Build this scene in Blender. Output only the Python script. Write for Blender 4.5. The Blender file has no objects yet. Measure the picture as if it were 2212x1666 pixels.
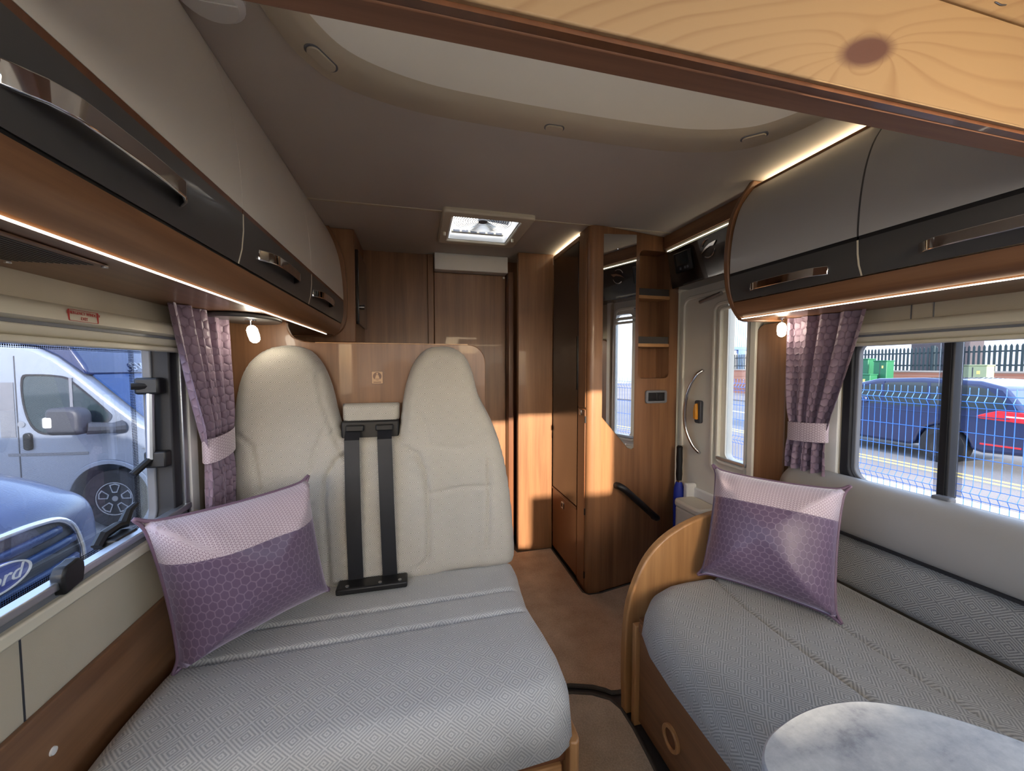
import bpy, bmesh, math, random
import numpy as np
from mathutils import Vector, Matrix
random.seed(7)
S = bpy.context.scene
C = S.collection
PI = math.pi

# ------------------------------------------------------------------ camera
# vehicle frame: x to the right wall, y towards the rear, z up, floor z = 0
F, CX, CY = 830.0, 1106.0, 833.0
_fw = np.array([(900 - CX) / F, (792 - CY) / F, 1.0]); _fw /= np.linalg.norm(_fw)
_up = np.array([0, -1, _fw[1] / _fw[2]]); _up /= np.linalg.norm(_up)
_rt = np.cross(_fw, _up)
if _rt[0] < 0: _rt = -_rt
_R = np.stack([_rt, _fw, _up])
cam = bpy.data.cameras.new('camera'); cam_o = bpy.data.objects.new('camera', cam); C.objects.link(cam_o)
_m = np.eye(4); _m[:3, 0] = _R[:, 0]; _m[:3, 1] = -_R[:, 1]; _m[:3, 2] = -_R[:, 2]; _m[:3, 3] = (0, 0, 1.23)
cam_o.matrix_world = Matrix(_m.tolist())
cam.sensor_width = 36; cam.lens = F / 2212 * 36; cam.clip_start = 0.02; cam.clip_end = 400
S.camera = cam_o

# ------------------------------------------------------------------ sky, sun, exposure
S.view_settings.view_transform = 'Standard'; S.view_settings.look = 'None'
S.view_settings.gamma = 1; S.view_settings.use_curve_mapping = False
S.view_settings.exposure = 0.5
S.cycles.max_bounces = 8; S.cycles.caustics_reflective = False; S.cycles.caustics_refractive = False
W = bpy.data.worlds.new('world'); S.world = W; W.use_nodes = True
nt = W.node_tree; nt.nodes.clear()
sky = nt.nodes.new('ShaderNodeTexSky'); sky.sky_type = 'NISHITA'; sky.sun_disc = False
sky.sun_elevation = math.radians(19); sky.sun_rotation = math.radians(184); sky.air_density = 1.0; sky.dust_density = 2.5
mixc = nt.nodes.new('ShaderNodeMixRGB'); mixc.inputs[0].default_value = 0.45; mixc.inputs[2].default_value = (4.7, 5.5, 6.7, 1)
bg = nt.nodes.new('ShaderNodeBackground'); bg.inputs[1].default_value = 0.85
wo = nt.nodes.new('ShaderNodeOutputWorld')
nt.links.new(sky.outputs[0], mixc.inputs[1]); nt.links.new(mixc.outputs[0], bg.inputs[0]); nt.links.new(bg.outputs[0], wo.inputs[0])
sun = bpy.data.lights.new('sun', 'SUN'); sun.energy = 11; sun.angle = math.radians(0.8); sun.color = (1, .86, .68)
sun_o = bpy.data.objects.new('sun', sun); C.objects.link(sun_o)
SD = Vector((.0, 1, -.34)).normalized()
sun_o.rotation_euler = SD.to_track_quat('-Z', 'Y').to_euler()

# ------------------------------------------------------------------ materials
def lin(r, g, b):
    f = lambda c: (c / 255 / 12.92) if c / 255 <= .04045 else ((c / 255 + .055) / 1.055) ** 2.4
    return (f(r), f(g), f(b), 1)
class NT:
    def __init__(s, name):
        s.m = bpy.data.materials.new(name); s.m.use_nodes = True
        s.t = s.m.node_tree; s.t.nodes.clear()
        s.out = s.n('ShaderNodeOutputMaterial')
    def n(s, ty, **kw):
        x = s.t.nodes.new(ty)
        for k, v in kw.items(): setattr(x, k, v)
        return x
    def l(s, a, b): s.t.links.new(a, b)
    def setin(s, sock, v):
        if isinstance(v, bpy.types.NodeSocket): s.l(v, sock)
        else: sock.default_value = v
    def math(s, op, a, b=None, c=None, clamp=False):
        x = s.n('ShaderNodeMath', operation=op); x.use_clamp = clamp
        for i, v in enumerate((a, b, c)):
            if v is not None: s.setin(x.inputs[i], v)
        return x.outputs[0]
    def vm(s, op, a, b=None, out=0):
        x = s.n('ShaderNodeVectorMath', operation=op)
        s.setin(x.inputs[0], a)
        if b is not None: s.setin(x.inputs[1], b)
        return x.outputs['Value'] if op in ('DOT_PRODUCT', 'LENGTH', 'DISTANCE') else x.outputs[0]
    def coord(s, which='Object'): return s.n('ShaderNodeTexCoord').outputs[which]
    def mapping(s, v, scale=(1, 1, 1), rot=(0, 0, 0), loc=(0, 0, 0)):
        x = s.n('ShaderNodeMapping'); s.l(v, x.inputs[0])
        x.inputs['Scale'].default_value = scale; x.inputs['Rotation'].default_value = rot; x.inputs['Location'].default_value = loc
        return x.outputs[0]
    def noise(s, v, scale, detail=3, rough=.5, dist=0, out=0):
        x = s.n('ShaderNodeTexNoise'); s.l(v, x.inputs['Vector'])
        x.inputs['Scale'].default_value = scale; x.inputs['Detail'].default_value = detail
        x.inputs['Roughness'].default_value = rough; x.inputs['Distortion'].default_value = dist
        return x.outputs[out]
    def ramp(s, v, stops):
        x = s.n('ShaderNodeValToRGB'); s.l(v, x.inputs[0]); e = x.color_ramp.elements
        e[0].position, e[0].color = stops[0]; e[1].position, e[1].color = stops[-1]
        for p, c in stops[1:-1]:
            k = e.new(p); k.color = c
        return x.outputs[0]
    def mix(s, f, a, b):
        x = s.n('ShaderNodeMixRGB'); s.setin(x.inputs[0], f); s.setin(x.inputs[1], a); s.setin(x.inputs[2], b)
        return x.outputs[0]
    def bump(s, h, strength=.3, dist=.002):
        x = s.n('ShaderNodeBump'); s.l(h, x.inputs['Height']); x.inputs['Strength'].default_value = strength; x.inputs['Distance'].default_value = dist
        return x.outputs[0]
    def bsdf(s, color, rough=.5, metal=0, normal=None, spec=.5, coat=0, sheen=0, trans=0, emit=None, es=0, sheen_tint=None):
        x = s.n('ShaderNodeBsdfPrincipled')
        s.setin(x.inputs['Base Color'], color); s.setin(x.inputs['Roughness'], rough)
        x.inputs['Metallic'].default_value = metal; x.inputs['Specular IOR Level'].default_value = spec
        x.inputs['Coat Weight'].default_value = coat; x.inputs['Sheen Weight'].default_value = sheen
        x.inputs['Sheen Roughness'].default_value = .35
        if sheen_tint: x.inputs['Sheen Tint'].default_value = sheen_tint
        if normal is not None: s.l(normal, x.inputs['Normal'])
        if emit: x.inputs['Emission Color'].default_value = emit; x.inputs['Emission Strength'].default_value = es
        s.l(x.outputs[0], s.out.inputs[0]); s.b = x
        return s.m

def plain(name, col, rough=.5, metal=0, vary=.06, vscale=14, bump=0, coat=0, spec=.5, bscale=200):
    t = NT(name); co = t.coord(); n = t.noise(co, vscale, 3)
    f = t.math('MULTIPLY', t.math('SUBTRACT', n, .5), 2 * vary)
    c = t.mix(1, col, col); mx = t.n('ShaderNodeHueSaturation'); t.l(t.math('ADD', f, 1), mx.inputs['Value']); mx.inputs['Color'].default_value = col
    nn = t.bump(t.noise(co, bscale, 2), bump, .001) if bump else None
    return t.bsdf(mx.outputs[0], rough, metal, nn, spec, coat)
def emit(name, col, strength):
    t = NT(name); e = t.n('ShaderNodeEmission'); e.inputs[0].default_value = col; e.inputs[1].default_value = strength
    t.l(e.outputs[0], t.out.inputs[0]); return t.m
def wood(name, dark, light, axis='z', rough=.38, scale=1.0, coat=.15):
    t = NT(name); co = t.coord()
    sc = {'x': (1.1, 26, 26), 'y': (26, 1.1, 26), 'z': (26, 26, 1.1)}[axis]
    sc = tuple(v * scale for v in sc)
    n1 = t.noise(t.mapping(co, sc), 1.0, 5, .55, .35)
    n2 = t.noise(t.mapping(co, tuple(v * 5 for v in sc)), 1.0, 3, .6)
    n3 = t.noise(t.mapping(co, tuple(v * .22 for v in sc)), 1.0, 2)
    v = t.math('ADD', t.math('MULTIPLY', n1, .62), t.math('ADD', t.math('MULTIPLY', n2, .2), t.math('MULTIPLY', n3, .3)))
    mid = tuple((a + b) / 2 for a, b in zip(dark, light))
    c = t.ramp(v, [(.32, dark), (.55, mid), (.78, light)])
    return t.bsdf(c, rough, normal=t.bump(n2, .06, .001), coat=coat)
def pine_mat(name, knot, axis_z=True):
    t = NT(name); co = t.coord(); sp = t.n('ShaderNodeSeparateXYZ'); t.l(co, sp.inputs[0])
    wob = t.math('MULTIPLY', t.math('SUBTRACT', t.noise(t.mapping(co, (2.2, 2.2, 6)), 1.0, 2), .5), .07)
    dx = t.math('SUBTRACT', sp.outputs[0], knot[0]); dz = t.math('ADD', t.math('SUBTRACT', sp.outputs[2], knot[1]), t.math('MULTIPLY', dx, -.30))
    ex = t.math('MULTIPLY', dx, .42)
    r2 = t.math('ADD', t.math('MULTIPLY', ex, ex), t.math('MULTIPLY', dz, dz))
    r2c = t.math('MAXIMUM', r2, .00012)
    swirl = t.math('DIVIDE', .0020, r2c)
    psi = t.math('ADD', t.math('MULTIPLY', dz, t.math('ADD', 1.0, swirl)), wob)
    psi = t.math('ADD', psi, t.math('MULTIPLY', t.math('SQRT', r2c), .55))
    band = t.math('FRACT', t.math('MULTIPLY', psi, 34))
    lines = t.ramp(band, [(0, (0, 0, 0, 1)), (.62, (.06, .06, .06, 1)), (.88, (.9, .9, .9, 1)), (1, (0, 0, 0, 1))])
    fade = t.noise(t.mapping(co, (4, 4, 14)), 1.0, 2)
    lf = t.math('MULTIPLY', lines, t.math('MULTIPLY', fade, .8))
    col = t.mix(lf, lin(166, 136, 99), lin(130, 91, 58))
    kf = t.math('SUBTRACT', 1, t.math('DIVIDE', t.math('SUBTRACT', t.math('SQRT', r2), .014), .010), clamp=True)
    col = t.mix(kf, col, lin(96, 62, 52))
    fine = t.noise(t.mapping(co, (6, 6, 300)), 1.0, 3)
    return t.bsdf(col, .55, normal=t.bump(fine, .05, .001))
def diamond_fabric(name, base, line, w=.056, h=.046, n=4.0, bumpy=.35):
    t = NT(name); uv = t.coord('UV'); sp = t.n('ShaderNodeSeparateXYZ'); t.l(uv, sp.inputs[0])
    a0 = t.math('DIVIDE', sp.outputs[0], w); b0 = t.math('DIVIDE', sp.outputs[1], h)
    A = t.math('ABSOLUTE', t.math('SUBTRACT', t.math('FRACT', t.math('ADD', t.math('ADD', a0, b0), 100)), .5))
    B = t.math('ABSOLUTE', t.math('SUBTRACT', t.math('FRACT', t.math('ADD', t.math('SUBTRACT', a0, b0), 100)), .5))
    m = t.math('MAXIMUM', A, B)
    s = t.math('COSINE', t.math('MULTIPLY', m, 2 * 2 * PI * n))
    f = t.math('MULTIPLY', t.math('ADD', s, 1), .5)
    weave = t.noise(uv, 900, 2); blot = t.noise(uv, 5, 3)
    fuzz = t.noise(t.mapping(uv, (700, 180, 1)), 1, 2)
    f2 = t.math('MULTIPLY', f, t.math('ADD', .35, t.math('MULTIPLY', fuzz, .9)), clamp=True)
    col = t.mix(f2, base, line)
    hs = t.n('ShaderNodeHueSaturation'); t.l(col, hs.inputs['Color'])
    t.l(t.math('ADD', .92, t.math('MULTIPLY', blot, .16)), hs.inputs['Value'])
    hgt = t.math('SUBTRACT', t.math('MULTIPLY', weave, .6), f)
    return t.bsdf(hs.outputs[0], .92, normal=t.bump(hgt, bumpy, .0012), spec=.15, sheen=.25)
def hexd(t, uv, s):
    # distance field of a hexagon tiling: 0 in the middle of a cell, .5 on its edge
    p = t.vm('ADD', t.vm('SCALE', uv), (50, 50, 0)); p.node.inputs[0].links[0].from_node.inputs['Scale'].default_value = s
    r = (1, 1.7320508, 1); h = (.5, .8660254, .5)
    a = t.vm('SUBTRACT', t.vm('MODULO', p, r), h)
    b = t.vm('SUBTRACT', t.vm('MODULO', t.vm('SUBTRACT', p, h), r), h)
    z = t.n('ShaderNodeVectorMath', operation='MULTIPLY'); t.l(a, z.inputs[0]); z.inputs[1].default_value = (1, 1, 0); a = z.outputs[0]
    z = t.n('ShaderNodeVectorMath', operation='MULTIPLY'); t.l(b, z.inputs[0]); z.inputs[1].default_value = (1, 1, 0); b = z.outputs[0]
    la = t.vm('DOT_PRODUCT', a, a); lb = t.vm('DOT_PRODUCT', b, b)
    pick = t.math('LESS_THAN', la, lb)
    g = t.n('ShaderNodeMix', data_type='VECTOR'); t.l(pick, g.inputs[0]); t.l(b, g.inputs[4]); t.l(a, g.inputs[5])
    ab = t.vm('ABSOLUTE', g.outputs[1])
    sp = t.n('ShaderNodeSeparateXYZ'); t.l(ab, sp.inputs[0])
    return t.math('MAXIMUM', t.vm('DOT_PRODUCT', ab, (.5, .8660254, 0)), sp.outputs[0])
def hex_satin(name, base, line, size, rough=.42, puff=.0, linew=.46, sheen=.6):
    t = NT(name); uv = t.coord('UV'); d = hexd(t, uv, 1 / size)
    e = t.ramp(d, [(linew - .05, (0, 0, 0, 1)), (linew, (1, 1, 1, 1)), (.5, (1, 1, 1, 1))])
    col = t.mix(t.math('MULTIPLY', e, .30), base, line)
    hgt = t.math('SUBTRACT', 1, t.math('MULTIPLY', t.math('POWER', t.math('MULTIPLY', d, 2), 4), 1)) if puff else e
    wr = t.noise(uv, 60, 2)
    hgt = t.math('ADD', hgt, t.math('MULTIPLY', wr, .12))
    return t.bsdf(col, rough, normal=t.bump(hgt, .55 if puff else .25, puff or .0012), spec=.4, sheen=sheen, sheen_tint=(.85, .75, .95, 1))
def tri_weave(name, base, line, size=.008):
    t = NT(name); uv = t.coord('UV'); sp = t.n('ShaderNodeSeparateXYZ'); t.l(uv, sp.inputs[0])
    ls = []
    for ang in (0, 60, 120):
        c, s_ = math.cos(math.radians(ang)) / size, math.sin(math.radians(ang)) / size
        v = t.math('FRACT', t.math('ADD', t.math('ADD', t.math('MULTIPLY', sp.outputs[0], c), t.math('MULTIPLY', sp.outputs[1], s_)), 200))
        ls.append(t.math('ABSOLUTE', t.math('SUBTRACT', v, .5)))
    m = t.math('MAXIMUM', ls[0], t.math('MAXIMUM', ls[1], ls[2]))
    f = t.ramp(m, [(.30, (0, 0, 0, 1)), (.40, (1, 1, 1, 1))])
    col = t.mix(f, base, line)
    return t.bsdf(col, .5, normal=t.bump(f, .3, .001), sheen=.5, spec=.35)
def glass(name, tint, gloss=.04):
    t = NT(name); tr = t.n('ShaderNodeBsdfTransparent'); tr.inputs[0].default_value = tint
    gl = t.n('ShaderNodeBsdfGlossy'); gl.inputs['Roughness'].default_value = .02
    lw = t.n('ShaderNodeLayerWeight'); lw.inputs[0].default_value = .25
    mx = t.n('ShaderNodeMixShader'); t.l(t.math('MULTIPLY', lw.outputs['Fresnel'], .35 + gloss), mx.inputs[0])
    t.l(tr.outputs[0], mx.inputs[1]); t.l(gl.outputs[0], mx.inputs[2]); t.l(mx.outputs[0], t.out.inputs[0]); return t.m
def dots(name, scale):
    t = NT(name); uv = t.coord('UV'); v = t.n('ShaderNodeTexVoronoi'); t.l(uv, v.inputs['Vector']); v.inputs['Scale'].default_value = scale; v.inputs['Randomness'].default_value = 0
    f = t.math('LESS_THAN', v.outputs['Distance'], .40)
    tr = t.n('ShaderNodeBsdfTransparent'); df = t.n('ShaderNodeBsdfDiffuse'); df.inputs[0].default_value = (.01, .01, .012, 1)
    mx = t.n('ShaderNodeMixShader'); t.l(f, mx.inputs[0]); t.l(tr.outputs[0], mx.inputs[1]); t.l(df.outputs[0], mx.inputs[2]); t.l(mx.outputs[0], t.out.inputs[0]); return t.m
def carpet(name, a, b):
    t = NT(name); co = t.coord(); n1 = t.noise(co, 900, 2); n2 = t.noise(co, 9, 4); n3 = t.noise(co, 180, 2)
    v = t.math('ADD', t.math('MULTIPLY', n1, .4), t.math('ADD', t.math('MULTIPLY', n2, .35), t.math('MULTIPLY', n3, .3)))
    return t.bsdf(t.ramp(v, [(.38, a), (.68, b)]), .95, normal=t.bump(n3, .6, .003), spec=.1, sheen=.2)
def stone_mat(name):
    t = NT(name); co = t.coord(); n1 = t.noise(t.mapping(co, (7, 16, 7), (0, 0, .5)), 1, 6, .6, .4); n2 = t.noise(co, 60, 4, .7)
    v = t.math('ADD', t.math('MULTIPLY', n1, .7), t.math('MULTIPLY', n2, .3))
    c = t.ramp(v, [(.30, lin(112, 115, 122)), (.45, lin(160, 163, 167)), (.6, lin(184, 187, 188)), (.8, lin(202, 204, 204))])
    sp = t.ramp(t.noise(t.mapping(co, (14, 26, 10), (0, 0, .6)), 1, 2), [(.70, (0, 0, 0, 1)), (.78, (1, 1, 1, 1))])
    c = t.mix(t.math('MULTIPLY', sp, .7), c, lin(120, 122, 136))
    return t.bsdf(c, .42, spec=.4)
def asphalt(name, a, b, sc=40):
    t = NT(name); co = t.coord(); n1 = t.noise(co, sc, 4, .7); n2 = t.noise(co, .6, 3)
    v = t.math('ADD', t.math('MULTIPLY', n1, .7), t.math('MULTIPLY', n2, .3))
    return t.bsdf(t.ramp(v, [(.3, a), (.7, b)]), .85, normal=t.bump(n1, .3, .004))
def bricks(name, sc, c1, c2, mortar):
    t = NT(name); co = t.coord(); b = t.n('ShaderNodeTexBrick'); t.l(t.mapping(co, (1, 1, 1), (PI / 2, 0, PI / 2)), b.inputs['Vector'])
    b.inputs['Scale'].default_value = sc; b.inputs['Color1'].default_value = c1; b.inputs['Color2'].default_value = c2; b.inputs['Mortar'].default_value = mortar
    return t.bsdf(b.outputs[0], .85)

M = {}
WD, WL = lin(98, 65, 44), lin(152, 109, 75)
M['wood_v'] = wood('wood_vertical_grain', WD, WL, 'z')
M['wood_x'] = wood('wood_cross_grain', WD, WL, 'x')
M['wood_y'] = wood('wood_long_grain', WD, WL, 'y')
M['wood_light'] = wood('light_wood', lin(150, 104, 62), lin(205, 156, 104), 'z')
M['wood_lx'] = wood('light_wood_cross', lin(150, 104, 62), lin(205, 156, 104), 'x')
M['wood_red'] = wood('laminate_edge', lin(98, 62, 42), lin(150, 104, 74), 'x', .6, 1.0, 0)
M['wood_dk'] = wood('dark_edge_wood', lin(84, 50, 32), lin(120, 76, 48), 'z')
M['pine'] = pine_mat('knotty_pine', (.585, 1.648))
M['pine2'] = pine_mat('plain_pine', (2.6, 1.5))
M['ceil'] = plain('ceiling_vinyl', lin(206, 198, 186), .8, 0, .04, 6, .15, bscale=350)
M['ring'] = plain('moulded_cream', lin(206, 194, 170), .45, 0, .02)
M['recess'] = plain('moulded_white', lin(226, 220, 208), .45, 0, .02)
M['cream_wall'] = plain('wall_fabric', lin(196, 184, 160), .85, 0, .06, 8, .3, bscale=500)
M['cream'] = plain('cream_plastic', lin(222, 214, 192), .35, 0, .02)
M['white'] = plain('white_plastic', lin(232, 230, 224), .35, 0, .02)
M['door'] = plain('door_plastic', lin(228, 222, 206), .4, 0, .02)
M['cab'] = plain('locker_greige', lin(220, 213, 199), .32, 0, .02, coat=.2)
M['cab_r'] = plain('locker_grey', lin(182, 180, 175), .32, 0, .02, coat=.2)
M['anth'] = plain('anthracite', lin(72, 71, 70), .38, 0, .03, coat=.15)
M['chrome'] = plain('chrome', lin(220, 220, 222), .07, 1, .01)
M['steel'] = plain('brushed_steel', lin(190, 190, 192), .3, 1, .04)
M['alu'] = plain('aluminium', lin(196, 200, 206), .35, .9, .04)
M['black'] = plain('black_plastic', lin(17, 17, 19), .45, 0, .05)
M['rubber'] = plain('black_rubber', lin(30, 30, 34), .6, 0, .05)
M['dark'] = plain('dark_gloss', lin(30, 22, 18), .18, 0, .03, coat=.5)
M['fridge'] = plain('fridge_brown', lin(36, 24, 17), .25, 0, .04, coat=.3)
M['drawer'] = plain('drawer_brown', lin(128, 82, 52), .4, 0, .04, coat=.2)
M['belt'] = plain('belt_webbing', lin(22, 24, 30), .5, 0, .06, bump=.4, bscale=700)
M['mirror'] = plain('mirror_glass', lin(235, 235, 235), .01, 1, 0)
M['lip'] = plain('smoked_lip', lin(70, 66, 62), .2, 0, .02, coat=.4)
M['vinyl'] = plain('grey_vinyl', lin(160, 157, 152), .42, 0, .04, 5, .12, bscale=300)
M['grey_tuft'] = plain('carpet_binding', lin(78, 74, 68), .9, 0, .15, 200, .5)
M['carpet'] = carpet('brown_carpet', lin(168, 142, 116), lin(220, 194, 166))
M['carpet2'] = carpet('beige_carpet', lin(166, 152, 132), lin(218, 203, 182))
M['floor'] = plain('dark_vinyl_floor', lin(48, 44, 42), .6, 0, .1)
M['fab'] = diamond_fabric('diamond_weave', lin(204, 199, 188), lin(140, 135, 126))
M['fab2'] = diamond_fabric('diamond_weave_soft', lin(206, 205, 200), lin(150, 150, 149), .062, .060, 3.5)
M['fab3'] = diamond_fabric('diamond_weave_sofa', lin(184, 181, 173), lin(128, 127, 124), .064, .062, 3.5)
M['fab_d'] = diamond_fabric('diamond_weave_grey', lin(178, 176, 170), lin(104, 104, 106), .07, .06, 4.0)
M['seam'] = plain('seam_thread', lin(120, 116, 110), .9)
M['purple'] = hex_satin('purple_hex_satin', lin(104, 86, 108), lin(176, 156, 172), .0235, .34, 0, .465)
M['curtain'] = hex_satin('quilted_hex_satin', lin(140, 118, 132), lin(104, 84, 98), .028, .5, .006, .47, .5)
M['pinkweave'] = tri_weave('triangle_weave', lin(150, 126, 138), lin(206, 190, 196))
M['piping'] = plain('mauve_piping', lin(112, 88, 106), .45)
tb_ = NT('sun_diffuser'); _a = tb_.n('ShaderNodeBsdfTranslucent'); _a.inputs[0].default_value = (.75, .76, .78, 1); _b = tb_.n('ShaderNodeBsdfDiffuse'); _b.inputs[0].default_value = (.8, .8, .8, 1)
_m = tb_.n('ShaderNodeMixShader'); _m.inputs[0].default_value = .4; tb_.l(_a.outputs[0], _m.inputs[1]); tb_.l(_b.outputs[0], _m.inputs[2]); tb_.l(_m.outputs[0], tb_.out.inputs[0]); M['blind'] = tb_.m  # translucent material of the added blind, spreads the windscreen sun
M['stone'] = stone_mat('grey_stone_laminate')
M['pane'] = glass('tinted_pane', (.68, .72, .80, 1))
M['pane_r'] = glass('clear_pane', (.72, .74, .78, 1))
M['pane_d'] = glass('door_pane', (.70, .73, .78, 1))
M['frit'] = dots('frit_dots', 240)
M['lamp'] = emit('lamp_glow', (1, .9, .72, 1), 28)
M['led'] = emit('led_glow', (1, .88, .68, 1), 6)
M['led_up'] = emit('led_up_glow', (1, .82, .55, 1), 9)
M['red'] = plain('red_print', lin(170, 60, 52), .6)
M['orange'] = plain('amber_lens', lin(220, 150, 50), .3)
M['blue'] = plain('umbrella_blue', lin(30, 50, 150), .55)
M['sticker'] = plain('clear_sticker', lin(196, 158, 120), .4)
M['silver'] = plain('silver_paint', lin(138, 146, 160), .3, .25, .02, coat=.4)
M['navy'] = plain('navy_paint', lin(26, 40, 80), .15, .1, .03, coat=1)
M['ford'] = plain('blue_metallic', lin(30, 54, 102), .3, .2, .03, coat=.4)
M['suv'] = plain('dark_blue_paint', lin(32, 46, 88), .2, .3, .03, coat=1)
M['glassdk'] = plain('vehicle_glass', lin(36, 62, 108), .12, 0, .02, spec=.25)
M['glassgr'] = plain('vehicle_glass_dark', lin(44, 56, 60), .06, 0, .02, coat=1)
M['gplast'] = plain('grey_trim', lin(112, 114, 120), .5)
M['dkplast'] = plain('dark_trim', lin(58, 60, 66), .5)
M['tyre'] = plain('tyre', lin(42, 42, 44), .85, 0, .1, 40, .3)
M['lens'] = plain('lamp_lens', lin(190, 208, 226), .08, .3, .02, coat=1)
M['taillight'] = plain('tail_lens', lin(214, 30, 40), .15, 0, .03, coat=1)
M['bluewire'] = plain('blue_wire', lin(64, 128, 214), .4)
M['tarmac'] = asphalt('tarmac', lin(96, 96, 100), lin(140, 138, 138))
M['pave'] = asphalt('gritty_pavement', lin(104, 97, 94), lin(156, 147, 142), 60)
M['yellow'] = plain('yellow_line', lin(226, 200, 120), .8, 0, .1)
M['wline'] = plain('white_line', lin(232, 232, 232), .8, 0, .1)
M['brick'] = bricks('red_brick', 4.2, lin(150, 96, 78), lin(178, 122, 98), lin(180, 168, 156))
M['brick2'] = bricks('buff_brick', 3.2, lin(150, 140, 132), lin(190, 178, 166), lin(190, 186, 180))
M['pale'] = plain('palisade_green', lin(40, 56, 60), .6)
M['green'] = plain('cabinet_green', lin(34, 104, 70), .5)
M['olive'] = plain('cabinet_olive', lin(150, 160, 124), .6)
M['bwhite'] = plain('building_white', lin(232, 234, 238), .7)
M['bgrey'] = plain('cladding_grey', lin(176, 190, 208), .5)
M['bdark'] = plain('building_dark', lin(72, 66, 70), .7)
M['bblue'] = plain('pier_blue', lin(96, 120, 168), .6)
M['fordblue'] = plain('badge_blue', lin(40, 60, 150), .25, coat=.6)

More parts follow.
